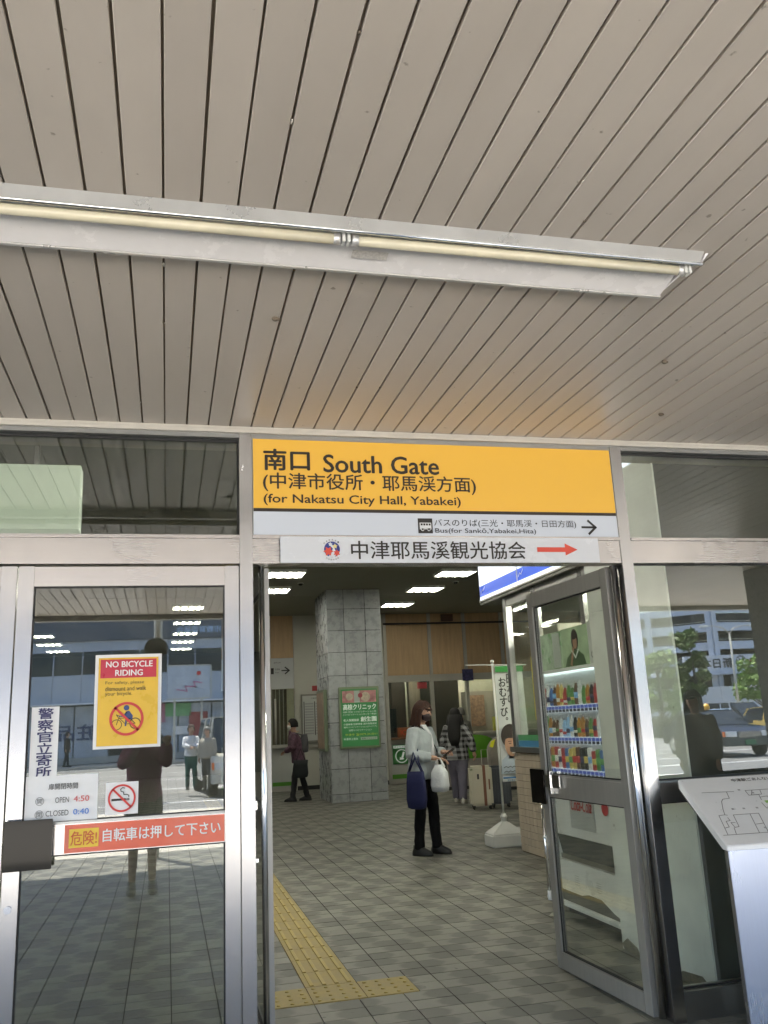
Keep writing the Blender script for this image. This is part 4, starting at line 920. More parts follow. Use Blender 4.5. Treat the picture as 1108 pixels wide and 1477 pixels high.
pts = [(VY0+.0, .115), (VY0+.16, .150), (VY0+.32, .205), (VY0+.50, .205), (VY0+.60, .185), (VY1, .185), (VY1, .115)]
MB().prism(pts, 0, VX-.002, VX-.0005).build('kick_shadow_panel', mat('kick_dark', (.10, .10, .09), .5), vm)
MB().box(VX-.045, VX-.0025, VY0, VY1, .092, .118).build('kick_lip', M_vm, vm, bevel=.004)
MB().box(VX+.1, VX+.6, VY0+.05, VY1-.05, .0, .0995).build('foot_frame', M_dark, vm)
# logo panel and coin panel
M_cok = mat('script_red', (.60, .02, .03), .35)
MB().box(VX-.003, VX-.0005, 1.56, 1.93, .62, .86).build('logo_panel', mat('panel_grey_white', (.52, .55, .55), .4), vm)
p = Print((VX-.003, 1.93, .62), (0, -1, 0), (0, 0, 1), vm)
p.text(M_cok, 'Coca-Cola', .03, .34, .120, .205, 2, .012, shear=.35).disc('red_disc', M_cok, .53, .165, .045, 2).rect('badge', M_ink, .39, .46, .185, .205, 1)
p.done()
MB().box(VX+.0601, VX+.0605, VY0+.076, VY1-.061, .956, 1.69).build('display_back', mat('display_back', (.35, .50, .42), .5, emit=((.48, .72, .58), .16)), vm)
MB().box(VX+.004, VX+.008, VY0+.076, VY1-.061, .956, 1.689).build('display_glass', M_glassc, vm)
M_sb = mat('button_strip_white', (.65, .68, .72), .4, emit=((.7, .75, .9), .09)); M_but = mat('button_dark', (.03, .03, .05), .4); M_bb = mat('price_blue', (.06, .10, .42), .4, emit=((.05, .10, .5), .07))
zsh = (1.455, 1.235, 1.015)
for z in zsh:
    MB().box(VX+.010, VX+.058, VY0+.077, VY1-.062, z-.050, z).build('shelf_strip', M_sb, vm)
    n = 16
    for k in range(n):
        y = VY0+.085+k*(VY1-VY0-.155)/n
        MB().box(VX+.006, VX+.0098, y, y+.044, z-.026, z-.006).build('price_tag', M_bb, vm)
        MB().box(VX+.006, VX+.0098, y+.004, y+.040, z-.046, z-.029).build('button', M_but, vm)
MB().box(VX+.012, VX+.056, VY0+.08, VY1-.065, 1.680, 1.688).build('display_lamp', mat('display_lamp', (.8, .85, .85), .4, emit=((.85, .95, 1.0), .25)), vm)
dc = {'red': (.42, .05, .05), 'green': (.12, .28, .08), 'brown': (.13, .07, .04), 'blue': (.08, .18, .42), 'white': (.70, .70, .66), 'yellow': (.58, .46, .14), 'black': (.03, .03, .03), 'amber': (.45, .22, .05), 'clear blue': (.35, .55, .75)}
rows = (['red', 'white', 'blue', 'brown', 'amber', 'yellow', 'red', 'green', 'green', 'brown', 'white', 'green', 'amber', 'black', 'red', 'blue'][::-1],
        ['green', 'amber', 'brown', 'brown', 'white', 'clear blue', 'clear blue', 'white', 'black', 'amber', 'amber', 'brown', 'green', 'red', 'white', 'blue'][::-1],
        ['red', 'amber', 'red', 'white', 'red', 'blue', 'yellow', 'yellow', 'brown', 'black', 'black', 'white', 'red', 'green', 'blue', 'brown'][::-1])
rn = ('top', 'middle', 'bottom'); ordn = ['first', 'second', 'third', 'fourth', 'fifth', 'sixth', 'seventh', 'eighth', 'ninth', 'tenth', 'eleventh', 'twelfth', 'thirteenth', 'fourteenth', 'fifteenth', 'sixteenth']
for ri, row in enumerate(rows):
    for k, c in enumerate(row):
        y = VY0+.107+k*(VY1-VY0-.155)/16; x = VX+.034; z = zsh[ri]+.0005
        can = ri == 2
        h = random.uniform(.125, .15) if can else random.uniform(.125, .172); r = .0190
        t = thing('drink_can' if can else 'drink_bottle', '%s %s, %s from the right on the %s shelf of the vending machine' % (c, 'can' if can else 'bottle', ordn[k], rn[ri]), 'can' if can else 'bottle', (x, y, z), 0, 'sample drinks in the vending machine')
        body = mat('drink_'+c.replace(' ', '_'), dc[c], .3, emit=(dc[c], .05)); wl = [mat('drink_label_'+q, qq, .4, emit=(qq, .06)) for q, qq in (('pale', (.7, .7, .62)), ('green', (.12, .32, .10)), ('red', (.5, .05, .05)), ('dark', (.05, .05, .10)), ('gold', (.6, .45, .12)), ('sky', (.2, .4, .65)))][(k*5+ri*2+len(c)) % 6]
        if can:
            MB().loft([(x, y, z, r*.85, r*.85), (x, y, z+.006, r, r), (x, y, z+h-.010, r, r), (x, y, z+h, r*.8, r*.8)], 10).build('can_body', body, t, smooth=True)
            MB().loft([(x, y, z+h*.3, r+.0006, r+.0006), (x, y, z+h*.6, r+.0006, r+.0006)], 10).build('label_band', wl, t, smooth=True)
        else:
            MB().loft([(x, y, z, r*.9, r*.9), (x, y, z+.008, r, r), (x, y, z+h*.62, r, r), (x, y, z+h*.84, r*.45, r*.45), (x, y, z+h*.90, r*.42, r*.42)], 10).build('bottle_body', body, t, smooth=True)
            MB().loft([(x, y, z+h*(la:=random.uniform(.12, .35)), r+.0006, r+.0006), (x, y, z+h*(la+random.uniform(.12, .26)), r+.0006, r+.0006)], 10).build('label_band', wl, t, smooth=True)
            MB().loft([(x, y, z+h*.90, r*.5, r*.5), (x, y, z+h, r*.5, r*.5)], 8).build('cap', M_wp, t)
# adverts standing on the machine
for nm, lab, y0, y1, m, zt in (('poster_board', 'pale green leaf photo board standing on the vending machine', 1.86, 2.33, mat('leaf_photo', (.33, .42, .28), .5, noise=(7, .5), specks=(9, .56, (.10, .26, .06)), emit=((.3, .4, .3), .03)), 1.985),
        ('poster_board', 'portrait photo board of a dark haired person in green standing on the vending machine', 1.44, 1.855, mat('portrait_ground', (.28, .38, .22), .5, noise=(8, .35), emit=((.3, .4, .25), .03)), 1.99),
        ('poster_board', 'narrow white advert board with dark can picture standing on the vending machine', 1.275, 1.435, mat('advert_white', (.6, .62, .6), .5), 2.0)):
    t = thing(nm, lab, 'poster', (VX+.02, (y0+y1)/2, VZ1+.001), 0, 'advert boards on the vending machine')
    MB().box(VX+.016, VX+.024, y0, y1, VZ1+.0005, zt).build('board', m, t)
    p = Print((VX+.016, y1, VZ1), (0, -1, 0), (0, 0, 1), t)
    if 'portrait' in lab:
        sk = mat('skin_print', (.42, .24, .15), .5); hr = mat('hair_print', (.03, .02, .015), .5)
        p.disc('hair', hr, .22, .185, .052, 1, rz=.075).disc('face', sk, .225, .165, .034, 2, rz=.046).poly('shirt', mat('shirt_print', (.06, .12, .05), .5), [(.04, .005), (.37, .005), (.34, .07), (.26, .11), (.18, .11), (.09, .07)], 1).line('hand', sk, [(.15, .02), (.19, .12)], .03, 3).disc('hair', hr, .22, .215, .042, 3, rz=.03).line('collar', M_lw, [(.17, .11), (.22, .06), (.27, .11)], .012, 3)
    elif 'narrow' in lab: p.rect('can_picture', M_ink, .05, .12, .12, .24, 1).ring('mark', M_ink, .05, .06, .014, .02, 1).ring('mark', M_ink, .10, .06, .014, .02, 1)
    else: p.rect('pale_column', mat('pale_column', (.5, .55, .5), .5), .33, .45, .01, .26, 1)
    p.done()
# bin beyond the machine
bn = thing('recycling_bin', 'dark grey metal recycling bin with black top sign beside the shop wall', 'bin', (3.35, 3.1, 0))
MB().box(3.08, 3.42, 2.62, 3.06, .02, .60).build('body', mat('bin_grey', (.16, .16, .13), .5, .3), bn, bevel=.01)
MB().box(3.10, 3.40, 2.64, 3.04, 0, .0195).build('foot', M_dark, bn); MB().box(3.05, 3.40, 2.62, 3.08, .64, .80).build('sign_box', mat('bin_sign_black', (.015, .015, .02), .4), bn, bevel=.006)
MB().box(3.0605, 3.078, 2.70, 3.0, .50, .575).build('green_label', mat('bin_green', (.06, .20, .05), .5), bn); MB().box(3.15, 3.35, 2.7, 3.0, .6005, .6395).build('neck', M_dark, bn)
p = Print((3.05, 3.08, .64), (0, -1, 0), (0, 0, 1), bn); 
for a in (.07, .17): p.ring('opening_mark', M_wp, a, .08, .022, .032, 2)
p.text(M_wp, 'カン', .23, .38, .05, .11, 2, .01); p.done()
# flattened plastic on the floor
pl_ = thing('floor_mat_scrap', 'small pale plastic scrap lying on the floor tiles before the vending machine', 'scrap', (2.75, 2.15, 0))
MB().prism([(2.66, 2.22), (2.72, 2.30), (2.84, 2.26), (2.90, 2.06), (2.82, 2.02)], 2, .001, .004).build('scrap', mat('pale_plastic', (.34, .34, .27), .3), pl_)

# ================================================================== flag, suitcases
fl = thing('vertical_banner_flag', 'white vertical banner flag with black brush lettering on a pole in a water base', 'banner flag', (3.69, 5.64, 0))
M_pl = mat('white_plastic', (.66, .66, .62), .4, noise=(5, .05))
b = MB(); c = (3.69, 5.64)
b.rings([[Vector((c[0]+sx*a, c[1]+sy*bb, z)) for sx, sy in ((-1,-1),(1,-1),(1,1),(-1,1))] for a, bb, z in ((.195, .15, .0), (.195, .15, .13), (.17, .13, .155), (.05, .05, .245), (.04, .04, .26))])
b.build('water_base', M_pl, fl, bevel=.012)
MB().cyl(c, .030, .26, .34).cyl(c, .038, .30, .32).cyl((3.84, 5.60), .022, .155, .19).build('pole_socket', M_pl, fl, smooth=True)
MB().tube([(c[0], c[1], .33), (c[0], c[1], 2.02)], .0125, 10).tube([(c[0]-.33, c[1], 2.0), (c[0]+.42, c[1], 1.985)], .006, 8).build('pole', M_pl, fl, smooth=True)
MB().ell((c[0], c[1], 2.03), (.022, .022, .022)).build('pole_knob', M_pl, fl, smooth=True)
M_cloth = mat('flag_cloth', (.62, .64, .62), .8, noise=(6, .04))
b = MB(); nx_, nz = 8, 20; vs = []; fs = []
def flagy(u, v): return c[1]-.01-.018*math.sin(u*7+v*3)*u
for j in range(nz+1):
    for i in range(nx_+1):
        u, v = i/nx_, j/nz; vs.append((c[0]+.016+.35*u, flagy(u, v), .68+1.30*v))
for j in range(nz):
    for i in range(nx_): k = j*(nx_+1)+i; fs.append((k, k+1, k+nx_+2, k+nx_+1))
m2 = len(vs); vs += [(x, y+.002, z) for x, y, z in vs]; fs += [tuple(q+m2 for q in f[::-1]) for f in fs]
b.add(vs, fs).build('cloth', M_cloth, fl, smooth=True)
p = Print((c[0]+.016, c[1]-.032, .68), (1, 0, 0), (0, 0, 1), fl)
p.rect('green_band', mat('flag_green', (.03, .22, .04), .7), 0, .35, 1.225, 1.295, 1)
for i, ch in enumerate('おむすび。'): p.text(M_ink, ch, .030 if ch != '。' else .085, .120 if ch != '。' else .115, 1.16-(i+1)*.112+.01-(0 if ch != '。' else -.07), 1.16-i*.112, 2, .02)
for i, ch in enumerate('日本の'): p.text(M_ink, ch, .128, .205, 1.20-(i+1)*.115+.01, 1.20-i*.115, 2, .015)
sk = mat('skin_print', (.42, .24, .15), .5); hr = mat('hair_print', (.03, .02, .015), .5)
ox = -.125
p.disc('hair', hr, .25+ox, .50, .115, 1, rz=.135).disc('face', sk, .26+ox, .40, .085, 2, rz=.125).poly('fringe', hr, [(.15+ox, .455), (.17+ox, .56), (.30+ox, .60), (.36+ox, .54), (.36+ox, .455), (.30+ox, .475), (.22+ox, .48)], 3).poly('shirt', mat('shirt_white', (.45, .52, .58), .6), [(.11+ox, .09), (.42+ox, .09), (.42+ox, .22), (.32+ox, .29), (.20+ox, .29), (.13+ox, .24)], 1).rect('neck', sk, .21+ox, .31+ox, .25, .34, 1)
for a in (.225+ox, .295+ox): p.rect('eye', hr, a, a+.03, .415, .423, 4)
p.rect('eyebrow', hr, .215+ox, .26+ox, .438, .444, 4).rect('eyebrow', hr, .29+ox, .335+ox, .438, .444, 4).poly('rice_ball', mat('rice_white', (.62, .6, .55), .6), [(.25+ox, .31), (.33+ox, .30), (.30+ox, .36)], 5).disc('hand', sk, .335+ox, .29, .042, 4).line('arm', sk, [(.335+ox, .27), (.36+ox, .13)], .05, 3).disc('mouth', mat('mouth_print', (.15, .03, .03), .5), .262+ox, .35, .02, 4)
for k in range(2): p.line('small_print', M_gr, [(.02+i*.025, .155-k*.05+(.012 if i % 2 else 0)) for i in range(12)], .008, 3)
M_fbl = mat('flag_blue', (.03, .15, .36), .7)
p.rect('blue_line', M_fbl, 0, .35, .035, .052, 2).text(M_fbl, 'おむすび', .05, .24, .004, .028, 2); p.done()

def suitcase(label, x, y, m, w, h, d, rot, strap=None, handle=True):
    t = thing('suitcase', label, 'suitcase', (x, y, 0), rot, 'suitcases by the flag'); W_ = WM[t.name]
    o = MB().box(-w/2, w/2, -d/2, d/2, .055, h, W_).build('shell', m, t, bevel=.035, smooth=False)
    rb = MB()
    for k in range(7):
        if strap and k == 3: continue
        xx = -w/2+.045+k*(w-.09)/6; rb.box(xx-.006, xx+.006, -d/2-.005, -d/2+.002, .09, h-.05, W_)
    rb.build('ribs', m, t)
    for sx in (-1, 1):
        for sy in (-1, 1):
            wh = MB().tube([W_ @ Vector((sx*(w/2-.05)-.012, sy*(d/2-.05), .025)), W_ @ Vector((sx*(w/2-.05)+.012, sy*(d/2-.05), .025))], .025, 12).build('wheel', M_dark, t, smooth=True)
            MB().box(sx*(w/2-.05)-.02, sx*(w/2-.05)+.02, sy*(d/2-.05)-.02, sy*(d/2-.05)+.02, .035, .06, W_).build('wheel_fork', M_black, wh)
    if strap:
        MB().box(.03, .075, -d/2-.008, -d/2-.0015, .06, h+.004, W_).box(.03, .075, -d/2-.008, d/2, h+.0005, h+.006, W_).build('strap', strap, t); MB().box(.115, .135, -d/2-.03, -d/2-.001, .30, .46, W_).build('side_handle', strap, t, bevel=.004)
        MB().box(-.06, -.03, -d/2-.014, -d/2-.001, h-.20, h-.12, W_).build('lock', M_black, t, bevel=.003); MB().tube([W_ @ Vector((-.14, -d/2-.004, h-.055)), W_ @ Vector((-.14, -d/2+.01, h-.055))], .018, 12).build('badge', M_gf, t)
    if handle: 
        MB().tube([W_ @ Vector(q) for q in ((.05, .05, h-.01), (.05, .05, h+.24), (.15, .05, h+.24), (.15, .05, h-.01))], .008, 8).build('pull_handle', M_alu, t, smooth=True)
    return t
suitcase('cream ribbed suitcase with brown strap standing beside the flag', 4.86, 9.6, mat('cream_shell', (.50, .46, .36), .4), .36, .66, .25, R(-14), mat('brown_strap', (.16, .06, .03), .6))
suitcase('dark slate suitcase standing right of the cream one, half behind the flag', 5.22, 9.7, mat('slate_shell', (.045, .05, .06), .4), .34, .64, .25, R(-14), None, False)

# ================================================================== map stand
ms = thing('map_stand', 'brushed metal station map stand with sloping top in front of the right window', 'map stand', (2.335, -.5, 0), R(-5))
WMs = WM[ms.name]; al = math.atan2(1.065-.811, .37)
M_mp = mat('map_plate_silver', (.74, .745, .76), .35, .25, noise=(7, .04), specks=(30, .70, (.50, .50, .50))); M_mf = steel('stand_front_steel', (.50, .53, .62), .28)
MB().prism([(0, .811), (.37, 1.065), (.372, 1.058), (.372, 1.020), (.04, .792), (.0, .79)], 0, 0, 1.05).build('sloping_top', M_mp, ms, world=False, bevel=.003)
MB().prism([(.001, 0), (.001, .7895), (.034, .7895), (.034, 0)], 0, .004, 1.046).build('front_panel', M_mf, ms, world=False, bevel=.002)
MB().prism([(.335, 0), (.335, 1.028), (.367, 1.019), (.367, 0)], 0, .30, .75).build('back_leg', M_std, ms, world=False)
MB().box(.002, 1.048, .3725, .376, 1.016, 1.064).prism([(.045, .788), (.367, 1.012), (.367, 1.016), (.045, .792)], 0, .002, 1.046).build('underside_shade', M_dark, ms, world=False)  # near-black strip and sheet paint in the shade behind and under the top
e1 = WMs.to_3x3() @ Vector((1, 0, 0)); e2 = WMs.to_3x3() @ Vector((0, math.cos(al), math.sin(al))); o0 = WMs @ Vector((0, 0, .811))
p = Print(o0, e1, e2, ms)
M_ml = mat('map_line', (.13, .13, .13), .5)
segs = [[(0.071, 0.341), (0.229, 0.336)], [(0.193, 0.337), (0.184, 0.292), (0.15, 0.289), (0.136, 0.274), (0.116, 0.221), (0.107, 0.186), (0.077, 0.184), (0.058, 0.064)], [(0.107, 0.186), (0.117, 0.183)], [(0.111, 0.167), (0.113, 0.148), (0.092, 0.145), (0.088, 0.109), (0.065, 0.104)], [(0.036, 0.061), (0.9, 0.058)], [(0.146, 0.182), (0.27, 0.182), (0.25, 0.063)], [(0.146, 0.182), (0.134, 0.107), (0.113, 0.104), (0.11, 0.135), (0.129, 0.133)], [(0.108, 0.102), (0.098, 0.064)], [(0.227, 0.179), (0.207, 0.062)], [(0.222, 0.115), (0.259, 0.118)], [(0.288, 0.338), (0.9, 0.337)], [(0.288, 0.338), (0.289, 0.304), (0.336, 0.304)], [(0.362, 0.334), (0.355, 0.306), (0.303, 0.305), (0.322, 0.336)], [(0.339, 0.302), (0.333, 0.268)], [(0.338, 0.287), (0.375, 0.291), (0.378, 0.277), (0.371, 0.227)], [(0.323, 0.249), (0.327, 0.212), (0.5, 0.214)], [(0.337, 0.219), (0.5, 0.222)], [(.5, .222), (.5, .09), (.8, .09), (.8, .30), (.5, .30)]]
for sg_ in segs: p.line('map_lines', M_ml, [(a-.02*(1-b/.45), b) for a, b in sg_], .0030, 1)
p.text(M_ink, '中津駅ごあんない', .256, .462, .402, .424, 2, .012)
p.rect('green_mark', mat('map_green', (.25, .45, .12), .5), .335, .360, .245, .262, 1)
for a, b in ((.153, .220), (.207, .219), (.272, .218), (.312, .319), (.235, .09), (.256, .345), (.338, .192)): p.rect('map_mark', mat('map_mark', (.35, .35, .35), .5), a-.006, a+.006, b-.005, b+.005, 1)
p.text(M_gr, '改札口', .148, .166, .214, .224, 2); p.text(M_gr, '駅前広場', .30, .33, .194, .203, 2) if False else None
p.done()

# ================================================================== the street behind the camera (seen in the glass)
struct(MB().box(-60, 60, -13.5, -7.6, -.139, -.012).build('pavement', M_side))
struct(MB().box(-60, 60, -13.65, -13.5, -.139, -.008).build('kerb', M_conc))
struct(MB().box(-60, 60, -45.9, -41.5, -.139, -.02).build('far_pavement', M_side))
M_line = mat('road_paint', (.72, .72, .70), .7, noise=(8, .1), specks=(25, .66, (.3, .3, .3)))
mk = MB()
for k in range(6):
    y = -15.2-k*3.0; mk.box(9.5, 24, y-.16, y, -.139, -.134)
for k in range(5): mk.box(-6, 4, -17-k*5, -17.15-k*5, -.139, -.134)
mk.box(-50, 50, -40.8, -40.65, -.139, -.134)
mk.build('road_markings', M_line, bpy.data.objects['ground'])
MB().box(-9, 8, -38, -20, -.139, -.136).build('paler_road_patch', mat('pale_asphalt', (.20, .195, .18), .9, noise=(.7, .15)), bpy.data.objects['ground'])

# canopy column, granite
gc = thing('granite_column', 'dark granite clad canopy column on the forecourt, mirrored at the right window edge', 'column', (5.8, -3.5, 0))
M_gran = mat('dark_granite', (.085, .083, .075), .3, noise=(30, .5))
for z0, z1 in zip((0, .9, 1.8), (.9, 1.8, 2.785)): MB().box(5.92, 6.75, -3.86, -3.25, z0+.003, z1-.003).build('granite_block', M_gran, gc, bevel=.004)
MB().box(5.94, 6.73, -3.84, -3.27, 0, 2.785).build('core', M_dark, gc)
# pole with round sign
rp = thing('round_sign_pole', 'pale pole with round dark plate just outside the canopy, mirrored above the poster', 'sign post', (-.12, -7.1, 0))
MB().cyl((-.12, -7.1), .05, -.01, 4.6, 14).build('pole', M_alu, rp, smooth=True)
MB().tube([(-.14, -7.02, 2.40), (-.14, -6.99, 2.40)], .14, 28).build('round_plate', mat('grey_plate', (.10, .10, .09), .5), rp)

# city office building opposite
M_ob = mat('office_panel_pale', (.40, .44, .50), .5, noise=(.25, .06)); M_od = mat('office_panel_dark', (.10, .11, .13), .4, noise=(.3, .08)); M_ow = mat('office_window', (.02, .028, .034), .08); M_oj = mat('panel_joint', (.2, .22, .25), .7)
ofc = thing('city_office_building', 'long blue grey city office building with dark fascia, mirrored in the left door glass', 'building', (-5, -50, 0))
def OB(x0, x1, z0, z1, nm, m, y0=-46.2, y1=-46.0, par=ofc): return MB().box(x0, x1, y0, y1, z0, z1).build(nm, m, par)
OB(-30, 16, -.12, 16, 'building_core', mat('core_grey', (.12, .13, .15), .7), -62, -46.21)
OB(-30, 16, 6.56, 8.6, 'dark_fascia', M_od, -46.2, -45.8)
x = -30
while x < 15.5:
    OB(x+.01, x+1.49, 5.96, 6.55, 'wall_panel', M_ob); OB(x+.01, x+1.49, 3.16, 4.68, 'wall_panel', M_ob)
    f = OB(x+.05, x+1.45, 4.70, 5.94, 'window_pane', M_ow, -46.2, -46.1); OB(x-.03, x+.03, 4.68, 5.96, 'mullion', M_ob, -46.2, -46.03)
    for z in (9.6, 11.6, 13.6): OB(x+.05, x+1.45, z, z+1.2, 'window_pane', M_ow, -46.2, -46.1)
    x += 1.5
OB(-30, 16, 3.06, 3.13, 'shopfront_canopy', mat('bright_canopy_edge', (.8, .8, .8), .4), -46.2, -45.2)
OB(-30, 16, 8.62, 9.5, 'wall_band', M_ob); OB(-30, 16, 14.9, 16.2, 'parapet', M_ob)
p = Print((2.9, -45.8, 6.8), (-1, 0, 0), (0, 0, 1), ofc, .02)
p.text(mat('blue_letters', (.50, .68, .9), .4), '市教育委員会', 0, 2.45, .03, .42, 1, .01); p.done()
OB(-30, 16, 0, .35, 'shop_base', M_conc, -46.2, -46.12)
x = -30; gi = 0; M_shop = mat('shop_glass_pale', (.40, .44, .50), .2, noise=(.6, .3))
while x < 15.5:
    OB(x+.04, x+1.76, .36, 2.98, 'shop_window', M_shop if gi % 5 else M_ow, -46.2, -46.13); x += 1.8; gi += 1
M_snv = mat('navy_sign_letters', (.03, .06, .16), .5)
p = Print((-2.0, -46.12, 1.1), (-1, 0, 0), (0, 0, 1), ofc, .02)
p.text(M_snv, '化粧品', 0, 3.95, .15, .95, 1, .02); p.done()
p = Print((2.5, -46.12, .8), (-1, 0, 0), (0, 0, 1), ofc, .02)
p.rect('green_panel', mat('shop_green', (.16, .42, .18), .5), 1.2, 2.7, 1.5, 2.2, 1).rect('pink_panel', mat('shop_pink', (.45, .14, .24), .5), 2.6, 3.3, 1.2, 2.2, 2).rect('red_panel', mat('shop_red', (.35, .05, .06), .5), .3, 1.3, .2, 1.7, 1).rect('white_panel', M_wp, 1.35, 2.2, .5, .95, 2)
p.done()
bb = thing('billboard', 'pale framed billboard with pink scribbles on poles before the office building', 'billboard', (1.1, -40, 0))
MB().box(.0, 2.05, -40.2, -40.05, 3.05, 4.55).build('board', mat('billboard_pale', (.45, .50, .58), .5, noise=(2, .15)), bb); MB().box(.3, .4, -40.2, -40.1, 0, 3.0499).box(1.6, 1.7, -40.2, -40.1, 0, 3.0499).build('poles', M_alu, bb)
MB().box(-.05, 2.1, -40.22, -40.04, 2.98, 3.04).box(-.05, 2.1, -40.22, -40.04, 4.56, 4.62).box(2.06, 2.12, -40.22, -40.04, 3.05, 4.55).build('board_frame', M_alu, bb)
p = Print((2.05, -40.05, 3.05), (-1, 0, 0), (0, 0, 1), bb, .02)
p.line('pink_scribble', mat('scribble_pink', (.55, .15, .3), .5), [(.4, .7), (.8, .75), (.7, .5), (1.2, .55), (1.1, .3), (1.6, .4)], .05, 1).disc('red_dot', M_red, .55, 1.15, .1, 1); p.done()

# multi-storey car park to the right
M_cp = mat('carpark_blue_white', (.50, .56, .66), .6, noise=(.3, .06)); M_cpd = mat('carpark_dark', (.035, .035, .035), .8, noise=(.5, .3))
cpk = thing('multi_storey_car_park', 'pale blue multi storey car park with open dark decks, mirrored in the right window', 'car park', (52, -66, 0))
def wallseg(a, b, n):
    a, b = Vector(a), Vector(b); d = (b-a).normalized(); nn = Vector((-d.y, d.x)); 
    if nn.y < 0: nn = -nn
    def bx(u0, u1, o0, o1, z0, z1, nm, m):
        L_ = (b-a).length; P = [a+d*u0*L_+nn*o0, a+d*u1*L_+nn*o0, a+d*u1*L_+nn*o1, a+d*u0*L_+nn*o1]
        MB().prism([(q.x, q.y) for q in P], 2, z0, z1).build(nm, m, cpk)
    bx(0, 1, -3, -2.5, -.1, 9.4, 'deck_shade', M_cpd)
    for z0, z1 in ((9.15, 9.75), (7.6, 8.3), (6.1, 6.75), (5.0, 5.45)): bx(0, 1, -.2, 0, z0, z1, 'deck_edge', M_cp)
    for z in (8.5, 7.0, 5.65): bx(0, 1, -2.4, -.25, z-.95, z-.85, 'deck_floor', M_cpd)
    for k in range(n+1): bx(k/n-.006, k/n+.006, .001, .35, -.1, 9.75, 'pillar', M_cp)
    for z in (8.42, 6.9, 5.6): bx(0, 1, -.15, -.1, z, z+.05, 'guard_rail', M_alu)
wallseg((44.6, -60), (78, -60), 7); wallseg((20, -86), (44.4, -60.2), 7)
MB().box(41.2, 56, -59.9, -59.5, 4.35, 5.6).build('banner_board', mat('banner_white', (.62, .64, .68), .5), cpk)
p = Print((47.0, -59.5, 4.4), (-1, 0, 0), (0, 0, 1), cpk, .03)
p.text(M_ink, '新日本', 1.3, 4.3, .15, .95, 1, .02).ring('ring_mark', M_gr, .55, .6, .42, .5, 1).line('ring_mark', M_gr, [(.3, .25), (.8, .95)], .08, 1); p.done()
p = Print((48.2, -59.5, 4.4), (-1, 0, 0), (0, 0, 1), cpk, .03); p.poly('arrow', mat('dull_red_arrow', (.4, .08, .1), .5), [(.05, .6), (.45, .95), (.45, .8), (1.0, .8), (1.0, .4), (.45, .4), (.45, .25)], 1); p.done()
MB().box(38, 60, -60.1, -58.9, 4.0, 4.33).build('canopy', M_cp, cpk)
sb = thing('roadside_shop', 'low grey shop with slanting pale roof below the car park', 'building', (50, -57, 0))
MB().box(45.3, 60, -59.4, -57.5, -.1, 3.9).build('shop_body', mat('shop_grey', (.24, .25, .26), .6, noise=(.8, .3)), sb)
for k in range(8): MB().box(45.6+k*1.7, 47.1+k*1.7, -57.5, -57.42, .4, 2.6).build('shop_window', M_ow, sb)
wf = thing('white_site_fence', 'white panel fence between the low shop and the trees across the street', 'fence', (40, -54, 0))
for k in range(9): MB().box(34+k*1.3, 35.26+k*1.3, -54.1, -54, -.1, 2.9).build('fence_panel', mat('fence_white', (.62, .64, .68), .5), wf)

# trees
M_bark = mat('bark', (.10, .08, .06), .95, noise=(20, .3))
def tree(label, x, y, H, rad, crown_z, mfol, seed, n=1500, cone=0.0, leaf=.16, kind='leafy_tree'):
    rnd = random.Random(seed)
    t = thing(kind, label, 'tree', (x, y, 0), 0, 'street trees')
    b = MB(); b.tube([(x, y, -.1), (x+.05, y, H*.4), (x, y+.05, H*.8)], [.16, .11, .04], 8)
    cl = []
    for k in range(16):
        a = rnd.uniform(0, 6.28); z = crown_z+(H-crown_z)*rnd.random()**.9; rr = rad*(1-cone*(z-crown_z)/(H-crown_z))*rnd.uniform(.35, .95)
        c = Vector((x+rr*math.cos(a), y+rr*math.sin(a), z)); cl.append((c, rad*rnd.uniform(.22, .42)))
        if k % 2: b.tube([(x, y, max(crown_z*.7, z-.9)), c], [.05, .02], 5)
    cl.append((Vector((x, y, H-.2)), rad*.25))
    b.build('trunk', M_bark, t, smooth=True)
    f = MB()
    for k in range(n):
        c, r = rnd.choice(cl); v = Vector((rnd.gauss(0, 1), rnd.gauss(0, 1), rnd.gauss(0, .7))).normalized()*r*rnd.random()**.4
        q = c+v; a = Vector((rnd.gauss(0, 1), rnd.gauss(0, 1), rnd.gauss(0, .6))).normalized(); bb_ = a.orthogonal().normalized(); s = leaf*rnd.uniform(.6, 1.3)
        f.add([q-a*s, q+bb_*s*.6, q+a*s, q-bb_*s*.6], [(0, 1, 2, 3)])
    f.build('crown', mfol, t)
    return t
M_l1 = mat('dark_green_leaves', (.09, .15, .035), .6, noise=(2, .4)); M_l2 = mat('bright_green_leaves', (.17, .28, .055), .6, noise=(2, .4))
tree('clipped dark green tree with layered clumps before the car park, centre of the right window', 30.35, -42.0, 5.8, 1.30, 2.3, M_l1, 3, 2200, .35)
tree('bright green round young tree at the left of the right window reflection', 27.0, -40.5, 4.4, 1.25, 1.2, M_l2, 5, 1800, .2)
tree('green tree half cut by the granite column reflection', 38.2, -46.5, 4.6, 1.6, 1.8, M_l2, 9, 1600, .2)
tree('loose green tree at the right end of the office reflection', 3.6, -37.5, 4.2, .95, .9, M_l1, 11, 1400, .3)
hg = MB(); rnd = random.Random(4)
for k in range(5000):
    q = Vector((rnd.uniform(19, 36), rnd.uniform(-41.5, -39.8), rnd.uniform(-.1, .8+.3*rnd.random()))); a = Vector((rnd.gauss(0, 1), rnd.gauss(0, 1), rnd.gauss(0, 1))).normalized()*.11; bb_ = a.orthogonal()*.6
    hg.add([q-a, q+bb_, q+a, q-bb_], [(0, 1, 2, 3)])
hgo = hg.build('hedge', mat('brownish_hedge', (.17, .15, .055), .8, noise=(1.5, .4)), kind='stuff'); tag(hgo, 'brownish green hedge along the far pavement before the car park', 'hedge')
